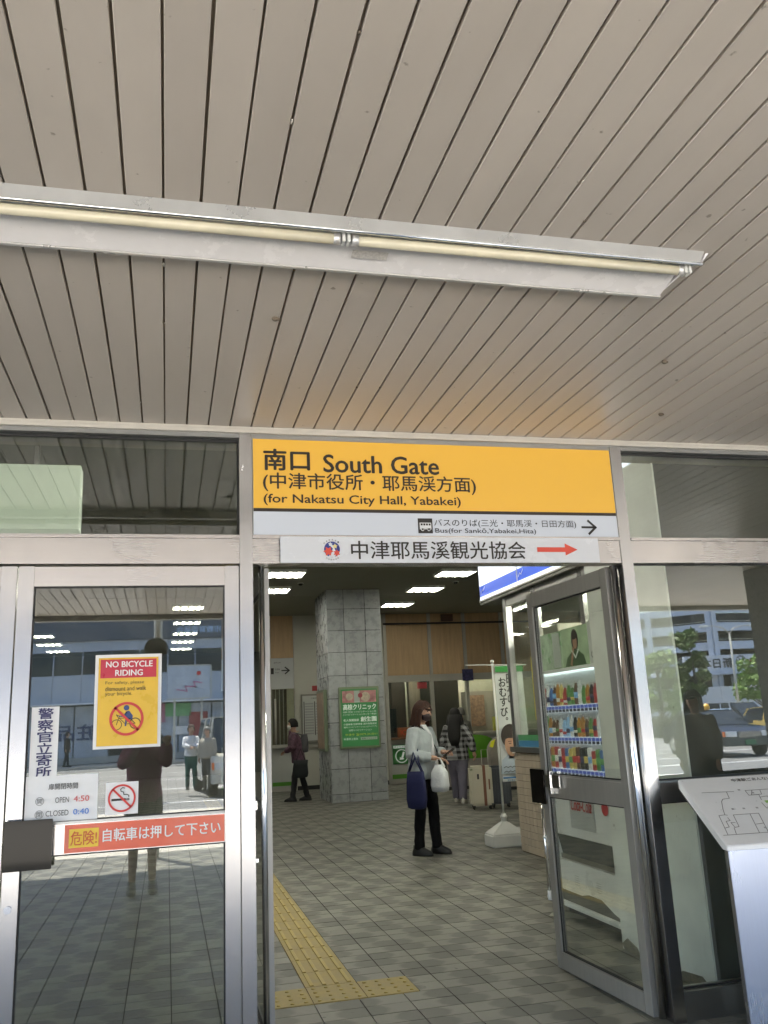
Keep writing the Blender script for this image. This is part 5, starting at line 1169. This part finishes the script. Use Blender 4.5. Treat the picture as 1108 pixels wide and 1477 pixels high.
def lamp(label, x, y, H, arms):
    t = thing('street_lamp', label, 'street lamp', (x, y, 0), 0, 'street lamps')
    MB().tube([(x, y, -.1), (x, y, H)], [.09, .06], 10).build('pole', M_alu, t, smooth=True)
    for s in arms:
        a_ = MB().tube([(x, y, H-.02), (x+s*.35, y, H+.32), (x+s*1.0, y, H+.48), (x+s*1.9, y, H+.5)], [.05, .04, .035, .03], 8).build('arm', M_alu, t, smooth=True)
        MB().box(x+s*1.5, x+s*2.1, y-.12, y+.12, H+.42, H+.54).build('lamp_head', M_white, a_, bevel=.03)
lamp('double armed street lamp between the trees and the car park', 34.8, -44.3, 5.9, (-1, 1))
lamp('single armed street lamp beside the bright green tree', 26.4, -42.8, 3.8, (-1,))

# cars. local: x forward, y left
def car(label, x, y, rot, m, cat='car', name='parked_car', crown=None, L_=4.5, H=1.45, W_=1.68, boxy=0, group='cars on the street'):
    t = thing(name, label, cat, (x, y, -.14), rot, group); M_ = WM[t.name]
    if boxy: prof = [(-.50, .30), (-.50, .62), (-.49, .98), (.34, 1.0), (.47, .92), (.50, .60), (.50, .30)]; cab = [(-.485, .98), (-.45, H), (.22, H), (.36, 1.0)]
    else: prof = [(-.50, .34), (-.50, .80), (-.46, .93), (-.30, .97), (.14, .98), (.42, .90), (.495, .74), (.50, .34)]; cab = [(-.34, .955), (-.22, H-.03), (-.15, H), (.02, H), (.07, H-.03), (.21, .96)]
    def side(pr, w0, w1, zt):
        b = MB(); n = len(pr); rings = []
        for yy, s in ((-1, 1), (-.93, 1), (.93, 1), (1, 1)):
            ins = 0 if abs(yy) < .95 else .02
            rings.append([M_ @ Vector((a*L_*(1-ins), yy*(w0+(w1-w0)*max(0, (z-.9)/(zt-.9) if zt > .95 else 0)), z)) for a, z in pr])
        return b.rings(rings)
    side(prof, W_/2, W_/2, .9).build('body', m, t, bevel=.02)
    mg = mat('car_window', (.02, .025, .028), .05, coat=.6)
    side(cab, W_/2-.04, W_/2-.20, H).build('windows', mg, t, bevel=.02)
    rz = [(a, z) for a, z in cab[1:-1]]
    MB().rings([[M_ @ Vector((a*L_, s*(W_/2-.22), z+dz)) for s in (-1, 1) for dz in ((.005, .03) if s < 0 else (.03, .005))] for a, z in rz]).build('roof', m, t)
    for a in ((-.33, .03, .18) if not boxy else (-.2, .1, .25)): MB().bar(M_ @ Vector((a*L_, W_/2-.05, .97)), M_ @ Vector(((a*.75)*L_, W_/2-.2, H-.01)), .05, .05).bar(M_ @ Vector((a*L_, -W_/2+.05, .97)), M_ @ Vector(((a*.75)*L_, -W_/2+.2, H-.01)), .05, .05).build('pillar', m, t)
    for a in (-.31, .31):
        for s in (-1, 1):
            wq = MB().tube([M_ @ Vector((a*L_, s*(W_/2-.2), .31)), M_ @ Vector((a*L_, s*(W_/2+.01), .31))], .31, 20).build('wheel', mat('tyre', (.02, .02, .02), .8), t)
            MB().tube([M_ @ Vector((a*L_, s*(W_/2-.02), .31)), M_ @ Vector((a*L_, s*(W_/2+.025), .31))], .19, 16).build('rim', M_alu, wq)
    for s in (-1, 1):
        MB().box(L_*.485, L_*.503, s*W_*.24, s*W_*.46, .62, .78, M_).build('headlight', mat('headlight', (.75, .78, .8), .1, .3), t, bevel=.01)
        MB().box(L_*.485, L_*.503, s*W_*.462, s*W_*.495, .62, .78, M_).build('indicator', mat('indicator_orange', (.8, .18, .03), .3), t)
        MB().box(L_*.14, L_*.17, s*(W_/2+.02), s*(W_/2+.17), .98, 1.10, M_).build('wing_mirror', m, t, bevel=.01)
    MB().box(L_*.487, L_*.502, -W_*.22, W_*.22, .60, .77, M_).build('grille', mat('grille_chrome', (.25, .25, .25), .2, .8), t)
    MB().box(L_*.488, L_*.506, -.17, .17, .38, .52, M_).build('number_plate', mat('plate_green', (.06, .20, .09), .5) if crown else M_wp, t)
    MB().box(L_*.47, L_*.51, -W_/2+.03, W_/2-.03, .34, .50, M_).build('bumper', m, t, bevel=.03) if False else None
    if crown: MB().ell(M_ @ Vector((-.06*L_, 0, H+.10)), (.12, .12, .12)).build('roof_lamp', crown, t, smooth=True); MB().cyl((M_ @ Vector((-.06*L_, 0, 0)))[:2], .05, H-.12, H-.10, 10) 
    return t
Mcrown = mat('amber_globe', (.80, .45, .05), .3, emit=((.8, .4, .05), .1))
car('black taxi with amber roof lamp facing the station, mirrored in the right window', 17.75, -22.2, R(97), mat('black_navy_paint', (.006, .008, .018), .12, coat=.8), 'taxi', 'taxi', Mcrown, group='taxis')
car('yellow taxi behind the black one', 22.9, -25.4, R(97), mat('yellow_taxi_paint', (.62, .45, .12), .2, coat=.8), 'taxi', 'taxi', Mcrown, group='taxis')
car('silver white estate car parked behind the yellow taxi', 24.2, -30.5, R(80), mat('silver_paint', (.6, .62, .64), .25, .3, coat=.8), H=1.7, boxy=1)
car('dark blue car in the dim left of the black taxi', 15.2, -26.0, R(100), mat('dull_blue_paint', (.05, .07, .10), .2, coat=.6))
car('cream boxy van parked at the kerb, mirrored at the right edge of the door glass', 1.62, -19.6, R(84), mat('cream_van_paint', (.55, .53, .45), .3, coat=.5), 'van', 'parked_van', None, 3.4, 1.85, 1.48, 1)

# ================================================================== people
M_skin = mat('skin', (.50, .30, .21), .5); M_hairb = mat('reddish_brown_hair', (.050, .018, .009), .62, noise=(70, .6), stretch=(1, 1, .08), bump=(90, .004)); M_hairk = mat('black_hair', (.008, .007, .006), .75); M_hairg = mat('grey_hair', (.20, .19, .17), .6)
def V(*a): return Vector(a)
from mathutils import noise as mnoise
def folds(o, amp):
    """creases in cloth, as real relief"""
    me = o.data; me.update(); ns = [v.normal.copy() for v in me.vertices]
    for v, n in zip(me.vertices, ns):
        c = v.co; a = mnoise.noise(Vector((c.x*11, c.y*11, c.z*7+3))); b_ = mnoise.noise(Vector((c.x*26+c.z*9, c.y*26, c.z*17)))
        v.co = c+n*amp*((1-abs(a)*2.2)*.8+b_*.45-.3)
    me.update()
def person(label, x, y, rot, H, top, bottom, shoes, hair, hairstyle='short', mask=None, armL=None, armR=None, stance=((.0, .09), (.06, -.09)), lean=0.0, look=0.0, fine=.016, skirt=False, sleeve=1.0, legw=1.0, topw=1.0, hem=.80, bare=False, group=None):
    """local axes: x forward, y to the person's left, z up, for a height of 1.62"""
    t = thing('person', label, 'person', (x, y, 0), rot, group); k = H/1.62
    M_ = WM[t.name] @ Matrix.Scale(k, 4)
    def T(q): return M_ @ Vector(q)
    def build(b, nm, m, **kw):
        b.v = [tuple(T(v)) for v in b.v]; return b.build(nm, m, t, **kw)
    sh = V(lean, 0, 1.31)
    armL = armL or ((.02, .21, 1.05), (.05, .22, .82)); armR = armR or ((.02, -.21, 1.05), (.05, -.22, .82))
    hc = V(lean+.03+.02*look, 0, 1.50-.015*abs(look))
    # ---- body (skin): one remeshed surface
    b = MB()
    b.loft([(0, 0, .80, .09, .12), (0, 0, .90, .10, .14), (lean*.4, 0, 1.02, .085, .115), (lean*.7, 0, 1.2, .095, .14), (lean, 0, 1.30, .075, .13), (lean+.0, 0, 1.345, .05, .06)], 14)
    b.tube([(lean, 0, 1.32), (lean+.012, 0, 1.40), hc-V(.01, 0, .05)], [.056, .050, .048], 12)
    lk = Matrix.Rotation(look*.35, 3, 'Y')
    def Hd(a, bb, c): return hc+lk @ V(a, bb, c)
    b.ell(hc, (.093, .074, .105), 16, 12, lk); b.ell(Hd(.020, 0, -.055), (.062, .054, .058), 14, 8)
    b.tube([Hd(.082, 0, .018), Hd(.106, 0, -.018), Hd(.094, 0, -.026)], [.008, .015, .011], 8)
    for s in (-1, 1): b.ell(Hd(-.005, s*.076, -.008), (.018, .010, .028), 8, 6)
    for s, (e, h_) in ((1, armL), (-1, armR)):
        e, h_ = V(*e), V(*h_); sp_ = V(lean, s*.155, 1.29)
        b.tube([sp_-V(0, s*.08, 0), sp_, (sp_+e)/2, e, (e+h_)/2, h_], [.045, .046, .041, .036, .032, .024], 10)
    for s, (fx_, fy) in ((1, stance[0]), (-1, stance[1])):
        b.tube([(0, s*.075, .86), (.012+fx_*.5, (s*.08+fy)/2, .47), (fx_-.005, fy, .09)], [.085, .052, .034], 10)
        b.tube([(fx_-.02, fy, .05), (fx_+.05, fy+s*.01, .030), (fx_+.105, fy+s*.012, .030)], [.030, .024, .016], 10)
    bo = build(b, 'body', M_skin, remesh=fine*.55*k, sm_it=3)
    # ---- hands with fingers, joined onto the body mesh
    hb = MB()
    for s, (e, h_) in ((1, armL), (-1, armR)):
        e, h_ = V(*e), V(*h_); d = (h_-e).normalized(); side_ = d.cross(V(0, 0, 1)); side_ = side_.normalized() if side_.length > .2 else V(1, 0, 0); nrm = side_.cross(d).normalized(); side_ = d.cross(nrm)
        pc = h_+d*.04
        hb.tube([h_-d*.015, h_+d*.03, h_+d*.075], [.022, .034, .034], 10, flat=.45)
        for q, (o, l) in enumerate(((-.026, .058), (-.009, .068), (.009, .064), (.026, .050))):
            r0 = h_+d*.065+side_*o; hb.tube([r0, r0+d*l*.5-nrm*.006, r0+d*l*.85-nrm*.026, r0+d*l-nrm*.044], [.0088, .0082, .0075, .006], 7)
        r0 = h_+d*.015+side_*s*.026; hb.tube([r0, r0+d*.03+side_*s*.022, r0+d*.06+side_*s*.020-nrm*.014], [.011, .010, .0075], 7)
    hb.v = [tuple(T(v)) for v in hb.v]; ho = hb.build('h', M_skin, t, smooth=True)
    bm = bmesh.new(); bm.from_mesh(bo.data); bm.from_mesh(ho.data); bm.to_mesh(bo.data); bm.free(); bpy.data.objects.remove(ho)
    for p_ in bo.data.polygons: p_.use_smooth = True
    # ---- top
    b = MB(); w_ = topw
    b.loft([(-.005, 0, hem, .130*w_, .175*w_), (0, 0, hem+.06, .132*w_, .175*w_), (lean*.3, 0, .98, .120*w_, .158*w_), (lean*.6, 0, 1.14, .125*w_, .170*w_), (lean*.9, 0, 1.24, .112*w_, .172*w_), (lean, 0, 1.30, .085, .150), (lean, 0, 1.335, .062, .085), (lean+.005, 0, 1.352, .054, .060)], 20)
    for s, (e, h_) in ((1, armL), (-1, armR)):
        e, h_ = V(*e), V(*h_); sp_ = V(lean, s*.150, 1.275); en = e+(h_-e)*min(1, sleeve)*.93
        b.tube([V(lean, s*.09, 1.275), sp_, (sp_+e)/2+V(0, 0, .005), e, (e+en)/2-V(0, 0, .008), en], [.060, .069*w_, .064*w_, .062*w_, .058*w_, .046*w_], 12)
    to = build(b, 'top', top, remesh=fine*.75*k, sm_it=4); folds(to, .006)
    # ---- trousers or skirt
    b = MB()
    if skirt: b.loft([(0, 0, .42, .20, .24), (0, 0, .7, .165, .20), (0, 0, .92, .12, .155)], 18)
    b.loft([(0, 0, .78, .115, .155), (0, 0, .88, .122, .158), (0, 0, .97, .108, .142)], 18)
    for s, (fx_, fy) in ((1, stance[0]), (-1, stance[1])):
        if bare: b.tube([(0, s*.072, .90), (.006, s*.082, .75), (.014+fx_*.4, (s*.085+fy)/2, .53)], [.096, .096, .086], 12)
        else: b.tube([(0, s*.072, .90), (.006, s*.082, .75), (.016+fx_*.5, (s*.085+fy)/2, .47), (fx_*.8, fy, .22), (fx_, fy, .065)], [.094, .092*legw, .066*legw, .056*legw, .056*legw], 12)
    folds(build(b, 'trousers', bottom, remesh=fine*.75*k, sm_it=3), .007)
    for s, (fx_, fy) in ((1, stance[0]), (-1, stance[1])):
        b = MB(); b.rings([[V(fx_+cx_+rx_*math.cos(2*math.pi*q/14), fy+s*.006+ry_*math.sin(2*math.pi*q/14), z) for q in range(14)] for cx_, rx_, ry_, z in ((.04, .128, .044, .0), (.04, .130, .047, .018), (.035, .120, .045, .045), (.005, .075, .040, .075), (-.02, .046, .038, .105))])
        build(b, 'shoe', shoes, smooth=True)
    # ---- hair
    def hd(a, bb, c): return Hd(a, bb, c)
    b = MB(); n = 28
    if hairstyle in ('bob', 'long'): zb = -.142 if hairstyle == 'bob' else -.15
    elif hairstyle == 'short': zb = -.05
    zs_ = [.118, .112, .095, .065, .03, -.01, -.05, -.10, -.14, -.175]
    rings = []
    for z in zs_:
        if z < zb-.001: break
        rr = math.sqrt(max(.02, 1-min(1, (max(z, 0)/.124))**2)); flare = 1+max(0, -z)*(.9 if hairstyle == 'bob' else .2)
        ring = []
        for q in range(n+1):
            op = 0 if z > .055 else (58 if z > .02 else 66)
            a = R(op+(360-2*op)*q/n) if op else R(360*q/n)
            wv = 1+.012*math.sin(q*2.7+z*50)
            ring.append(hd(-.006+.112*rr*math.cos(a)*flare*wv*(.95 if hairstyle != 'short' else .90), .094*rr*math.sin(a)*flare*wv*(1 if hairstyle != 'short' else .93), z))
        rings.append(ring)
    vs = [v for r_ in rings for v in r_]; fs = []
    for i in range(len(rings)-1):
        for q in range(n): fs.append((i*(n+1)+q, i*(n+1)+q+1, (i+1)*(n+1)+q+1, (i+1)*(n+1)+q))
    fs.append(tuple(range(n)))
    b.add(vs, fs)
    if hairstyle == 'bob': b.tube([hd(.070, -.066, .045), hd(.092, -.03, .038), hd(.092, .03, .038), hd(.070, .066, .045)], [.010, .012, .012, .010], 8)
    if hairstyle == 'long':
        b.loft([(lean-.135, 0, .98, .02, .06), (lean-.140, 0, 1.1, .035, .10), (lean-.125, 0, 1.25, .045, .11), (lean-.075, 0, 1.38, .06, .10), (lean-.03, 0, 1.50, .06, .09)], 14)
        b.tube([(lean+.02, .09, 1.50), (lean+.0, .12, 1.32), (lean+.02, .125, 1.05)], [.03, .04, .025], 8).tube([(lean+.02, -.09, 1.50), (lean+.0, -.12, 1.32), (lean+.02, -.125, 1.05)], [.03, .04, .025], 8)
    if hairstyle in ('bob', 'long') and fine < .02:
        for q_ in range(230):
            ci = random.uniform(0, n); i0 = int(ci) % n; fr_ = ci-int(ci); pth = []
            for i, r_ in enumerate(rings):
                if i < random.randint(0, 3): continue
                v_ = r_[i0].lerp(r_[i0+1], fr_); pth.append(v_+(v_-hc)*random.uniform(.015, .06))
            if len(pth) > 2: pth.append(pth[-1]+Vector((random.uniform(-.01, .01), random.uniform(-.01, .01), -random.uniform(.0, .022)))); b.tube(pth, [random.uniform(.0018, .0034)]*(len(pth)-1)+[.0006], 4)
    ho = build(b, 'hair', hair, smooth=True)
    if fine >= .02 or hairstyle == 'short': md = ho.modifiers.new('t', 'SOLIDIFY'); md.thickness = -.012*k; md.offset = -1
    # ---- face
    for s in (-1, 1):
        b = MB(); b.ell(hd(.083, s*.030, .020), (.006, .013, .006), 8, 6); build(b, 'eye', M_ink, smooth=True)
        b = MB(); b.bar(hd(.086, s*.016, .040), hd(.078, s*.048, .042), .006, .005); build(b, 'eyebrow', hair)
    if mask:
        b = MB(); b.rings([[hd(a_, bb_*math.sin(2*math.pi*q/16), c_+dd*math.cos(2*math.pi*q/16)) for q in range(16)] for a_, bb_, c_, dd in ((.035, .070, -.045, .050), (.065, .064, -.045, .050), (.095, .045, -.042, .040), (.110, .018, -.038, .018))])
        mo_ = build(b, 'mask', mask, smooth=True)
        b = MB(); [b.bar(hd(.05, s*.066, -.03), hd(-.005, s*.084, .0), .004) for s in (-1, 1)]; build(b, 'mask_loop', mask)
    else:
        b = MB(); b.ell(hd(.078, 0, -.055), (.010, .024, .007), 8, 6); build(b, 'mouth', mat('lips', (.35, .12, .10), .5), smooth=True)
    return t, T, k
def bagmesh(T, c, w_, d_, h, taper=.8, soft=True):
    b = MB(); c = Vector(c)
    secs = [(0, .55), (.04, .88), (.25, 1.0), (.7, .92), (1.0, taper)]
    b.rings([[c+V(d_/2*f_*math.copysign(abs(math.cos(2*math.pi*q/20))**.6, math.cos(2*math.pi*q/20)), w_/2*f_*math.copysign(abs(math.sin(2*math.pi*q/20))**.6, math.sin(2*math.pi*q/20)), -h+h*z) for q in range(20)] for z, f_ in secs])
    b.v = [tuple(T(v)) for v in b.v]; return b

M_blouse = mat('pale_grey_blue_blouse', (.37, .405, .415), .85, noise=(9, .05)); M_blk = mat('black_trousers', (.006, .006, .007), .9, spec=.2); M_shoe = mat('black_shoe', (.012, .012, .012), .5)
# main woman with the phone, turned to the right and a little towards the camera
RW = R(-46)
wt_, T, k = person('woman in pale grey blouse with brown bob and dark mask looking at a phone', 2.73, 5.50, RW, 1.62, M_blouse, M_blk, M_shoe, M_hairb, 'bob', mat('dark_maroon_mask', (.020, .008, .012), .6),
    armL=((.03, .235, 1.05), (.24, .10, 1.055)), armR=((.0, -.24, 1.05), (.235, -.08, .995)), stance=((.08, .095), (-.04, -.085)), look=.55, fine=.012, sleeve=.82, topw=1.14, hem=.78)
# white shirt front under the open blouse
b = MB(); b.loft([(.045, .01, .96, .105, .075), (.045, .01, 1.14, .104, .070), (.035, .01, 1.25, .094, .066), (.022, .0, 1.325, .062, .052), (.016, 0, 1.355, .052, .048)], 16); b.v = [tuple(T(v)) for v in b.v]; b.build('white_shirt', mat('white_shirt', (.66, .66, .68), .8), wt_, smooth=True)
b = MB(); b.ell((.06, 0, 1.525), (.001, .001, .001)); 
gl = MB()
for s in (-1, 1): gl.tube([V(.135, s*.030+.020*math.cos(a), 1.500+.017*math.sin(a)) for a in [i*math.pi/6 for i in range(13)]], .0018, 6)
gl.v = [tuple(T(v)) for v in gl.v]; gl.build('glasses', M_ink, wt_, smooth=True)
ph = thing('smartphone', 'dark smartphone held in both hands of the woman in the pale grey blouse', 'phone', tuple(T((.34, .01, 1.04))), RW)
b = MB(); Mx = Matrix.Translation((.335, .01, 1.05)) @ Matrix.Rotation(R(-35), 4, 'Y') @ Matrix.Rotation(R(15), 4, 'Z'); b.box(-.072, .072, -.036, .036, -.004, .004, Mx); b.v = [tuple(T(v)) for v in b.v]; b.build('phone_body', mat('phone_black', (.02, .01, .012), .2), ph, bevel=.003)
st = thing('shoulder_strap_bag', 'black cross-body strap with small black bag worn by the woman in the pale grey blouse', 'bag', tuple(T((0, -.15, .95))), RW)
b = MB(); b.tube([(-.02, -.10, 1.352), (.06, -.075, 1.330), (.118, .0, 1.22), (.142, .07, 1.10), (.13, .15, .99), (.02, .215, .86), (-.10, .14, 1.0), (-.15, 0, 1.16), (-.10, -.09, 1.30), (-.02, -.10, 1.352)], .011, 8, False, .5); b.v = [tuple(T(v)) for v in b.v]; b.build('strap', M_shoe, st, smooth=True)
bagmesh(T, (.02, .235, .90), .10, .22, .17).build('pouch', mat('black_leather', (.02, .018, .018), .5), st, smooth=True)
tb2 = thing('blue_tote_bag', 'navy blue tote bag hanging from the arm of the woman in the pale grey blouse', 'bag', tuple(T((.12, -.28, .7))), RW)
bagmesh(T, (.085, -.30, .875), .10, .235, .38, .80).build('bag_body', mat('navy_cloth', (.008, .011, .060), .85, bump=(7, .02)), tb2, smooth=True)
b = MB(); b.tube([(.0, -.31, .865), (.05, -.315, .98), (.08, -.32, 1.075), (.11, -.315, .98), (.17, -.31, .865)], .008, 6).tube([(.0, -.29, .865), (.05, -.27, .98), (.08, -.22, 1.10), (.11, -.27, .98), (.17, -.29, .865)], .008, 6); b.v = [tuple(T(v)) for v in b.v]; b.build('handles', MATS['navy_cloth'], tb2, smooth=True)
pb2 = thing('white_plastic_bag', 'white plastic carrier bag hanging from the hand holding the phone', 'bag', tuple(T((.33, -.13, .8))), RW)
bagmesh(T, (.265, -.10, .93), .13, .20, .28, .42).build('bag_body', mat('white_plastic_film', (.62, .64, .66), .3, bump=(13, .03)), pb2, smooth=True); folds(bpy.data.objects[[o.name for o in COL.objects if o.parent == pb2][0]], .0)
b = MB(); b.tube([(.22, -.10, .905), (.24, -.09, .975), (.255, -.085, 1.005)], [.02, .009, .006], 8).tube([(.32, -.10, .905), (.29, -.09, .97), (.265, -.085, 1.005)], [.02, .009, .006], 8); b.v = [tuple(T(v)) for v in b.v]; b.build('bag_handle', MATS['white_plastic_film'], pb2, smooth=True)

# woman in plaid, seen from behind
def plaid():
    m = mat('black_white_plaid', (.5, .5, .5), .85); t = m.node_tree; b = t.nodes['Principled BSDF']; L = t.links.new
    g = nd(t, 'ShaderNodeNewGeometry'); sp = nd(t, 'ShaderNodeSeparateXYZ'); L(g.outputs['Position'], sp.inputs[0]); vals = []
    ax = nd(t, 'ShaderNodeMath', operation='ADD'); L(sp.outputs[0], ax.inputs[0]); L(sp.outputs[1], ax.inputs[1])
    for s in (ax.outputs[0], sp.outputs[2]):
        f = nd(t, 'ShaderNodeMath', operation='MODULO'); a = nd(t, 'ShaderNodeMath', operation='MULTIPLY'); a.inputs[1].default_value = 11; L(s, a.inputs[0]); L(a.outputs[0], f.inputs[0]); f.inputs[1].default_value = 1
        c = nd(t, 'ShaderNodeMath', operation='LESS_THAN'); c.inputs[1].default_value = .5; L(f.outputs[0], c.inputs[0]); vals.append(c.outputs[0])
    ad = nd(t, 'ShaderNodeMath', operation='ADD'); L(vals[0], ad.inputs[0]); L(vals[1], ad.inputs[1])
    cr = nd(t, 'ShaderNodeMapRange'); cr.inputs[1].default_value = 0; cr.inputs[2].default_value = 2; cr.inputs[3].default_value = .36; cr.inputs[4].default_value = .02; L(ad.outputs[0], cr.inputs[0])
    cc = nd(t, 'ShaderNodeCombineColor'); [L(cr.outputs[0], cc.inputs[i]) for i in range(3)]; L(cc.outputs[0], b.inputs['Base Color']); return m
RP = R(60)
person('long haired woman in plaid shirt and wide grey trousers walking away behind the phone user', 4.93, 10.9, RP, 1.59, plaid(), mat('grey_violet_trousers', (.14, .13, .17), .85), mat('white_sneaker', (.62, .60, .52), .6), M_hairk, 'long',
    armL=((-.02, .23, 1.05), (.06, .26, .84)), armR=((-.05, -.27, 1.06), (-.02, -.31, .84)), stance=((.16, .08), (-.14, -.09)), fine=.022, legw=1.35, topw=1.22, hem=.72)
person('grey haired man in grey shirt standing at the ticket office passage', 6.72, 15.8, R(95), 1.66, mat('grey_shirt', (.22, .22, .19), .8), mat('dark_trousers', (.03, .03, .03), .8), M_shoe, M_hairg, 'short', fine=.03)
person('dark haired station clerk in pale shirt behind the right office counter', 8.25, 16.95, R(200), 1.62, mat('pale_uniform', (.42, .42, .40), .8), mat('dark_trousers', (.03, .03, .03), .8), M_shoe, M_hairk, 'short', fine=.03)
tg = thing('yellow_file', 'upright yellow file on the counter in front of the clerk', 'file', (7.75, 16.3, 1.1)); MB().box(7.70, 7.83, 16.30, 16.36, 1.091, 1.42).build('cover', mat('file_yellow', (.5, .5, .08), .5), tg)
# elderly woman on the left
M_pur = mat('purple_patterned_jacket', (.115, .06, .085), .85, noise=(22, .55))
RE = R(172)
we, T, k = person('elderly woman in purple patterned jacket and white mask walking left, hand at her face', 2.52, 13.5, RE, 1.56, M_pur, mat('black_slacks', (.018, .018, .02), .8), M_shoe, M_hairk, 'short', mat('white_mask', (.72, .72, .68), .7),
    armL=((.12, .20, 1.06), (.27, .02, .98)), armR=((.16, -.17, 1.08), (.14, -.04, 1.40)), stance=((.14, .07), (-.16, -.07)), lean=.08, fine=.018, topw=1.10, hem=.74)
b = bagmesh(T, (-.125, 0, 1.30), .24, .17, .36, .7); bp_ = thing('grey_backpack', 'small grey backpack on the elderly woman in purple', 'backpack', tuple(T((-.15, 0, 1.1))), RE); b.build('pack', mat('grey_pack', (.10, .10, .105), .8), bp_, smooth=True)
b = MB(); [b.tube([(-.10, s*.09, 1.28), (.06, s*.10, 1.335), (.15, s*.11, 1.20), (.08, s*.14, 1.02)], .012, 6) for s in (-1, 1)]; b.v = [tuple(T(v)) for v in b.v]; b.build('straps', MATS['grey_pack'], bp_, smooth=True)
b = bagmesh(T, (-.04, .25, .80), .07, .30, .34, .98); bt_ = thing('black_tote_bag', 'square black tote bag carried by the elderly woman in purple', 'bag', tuple(T((0, .2, .6))), RE); b.build('bag_body', mat('black_tote', (.012, .016, .016), .7), bt_, smooth=True)
b = MB(); b.tube([(-.13, .25, .79), (-.04, .23, 1.02), (.05, .25, .79)], .008, 6); b.v = [tuple(T(v)) for v in b.v]; b.build('handles', MATS['black_tote'], bt_, smooth=True)
b = MB(); b.tube([(-.02, .04, 1.37), (.10, .09, 1.31), (.17, .04, 1.22), (.18, 0, 1.16)], [.014, .016, .014, .01], 8).tube([(-.02, -.04, 1.37), (.10, -.09, 1.31), (.17, -.04, 1.22), (.18, 0, 1.16)], [.014, .016, .014, .01], 8); b.v = [tuple(T(v)) for v in b.v]; b.build('collar', mat('cream_collar', (.45, .36, .26), .8), we, smooth=True)

# people outside, mirrored in the glass
person('photographer in magenta top with both arms raised, mirrored below the yellow poster', -.20, -4.72, R(88), 1.58, mat('magenta_top', (.28, .05, .14), .8), mat('dark_slacks', (.05, .045, .03), .8), M_shoe, M_hairk, 'short',
    armL=((.12, .20, 1.16), (.30, .06, 1.33)), armR=((.12, -.20, 1.16), (.32, -.20, 1.34)), fine=.022, topw=.98, bare=True, stance=((.0, .09), (.0, -.09)))
person('person in dark coat in the canopy shade, mirrored dark in the right window', 5.95, -5.1, R(150), 1.60, mat('dark_coat', (.025, .023, .02), .8), mat('dark_coat', (.025, .023, .02), .8), M_shoe, M_hairk, 'bob', fine=.022, topw=1.35, skirt=True, hem=.6)
person('woman in white blouse and green trousers on the sunlit road', .60, -19.0, R(80), 1.58, mat('white_blouse', (.7, .7, .7), .8), mat('green_trousers', (.06, .14, .11), .8), M_shoe, M_hairb, 'short', fine=.035, armL=((.1, .2, 1.08), (.2, .05, 1.05)), armR=((.1, -.2, 1.08), (.2, -.05, 1.05)))
person('person in grey hat and beige coat on the sunlit road beside the van', .98, -18.2, R(120), 1.50, mat('beige_coat', (.35, .32, .26), .8), mat('beige_slacks', (.12, .11, .09), .8), M_shoe, M_hairg, 'short', fine=.035, topw=1.2)
person('man in dark clothes walking past the white shop front opposite', -4.8, -43, R(20), 1.7, mat('dark_jacket', (.04, .035, .03), .8), mat('dark_slacks2', (.03, .03, .03), .8), M_shoe, M_hairk, 'short', fine=.04, stance=((.15, .08), (-.15, -.08)))
person('man in dark trousers standing on the road behind the photographer', -.30, -17.6, R(90), 1.7, mat('black_jacket', (.02, .02, .018), .8), mat('dark_slacks2', (.03, .03, .03), .8), M_shoe, M_hairk, 'short', fine=.04)
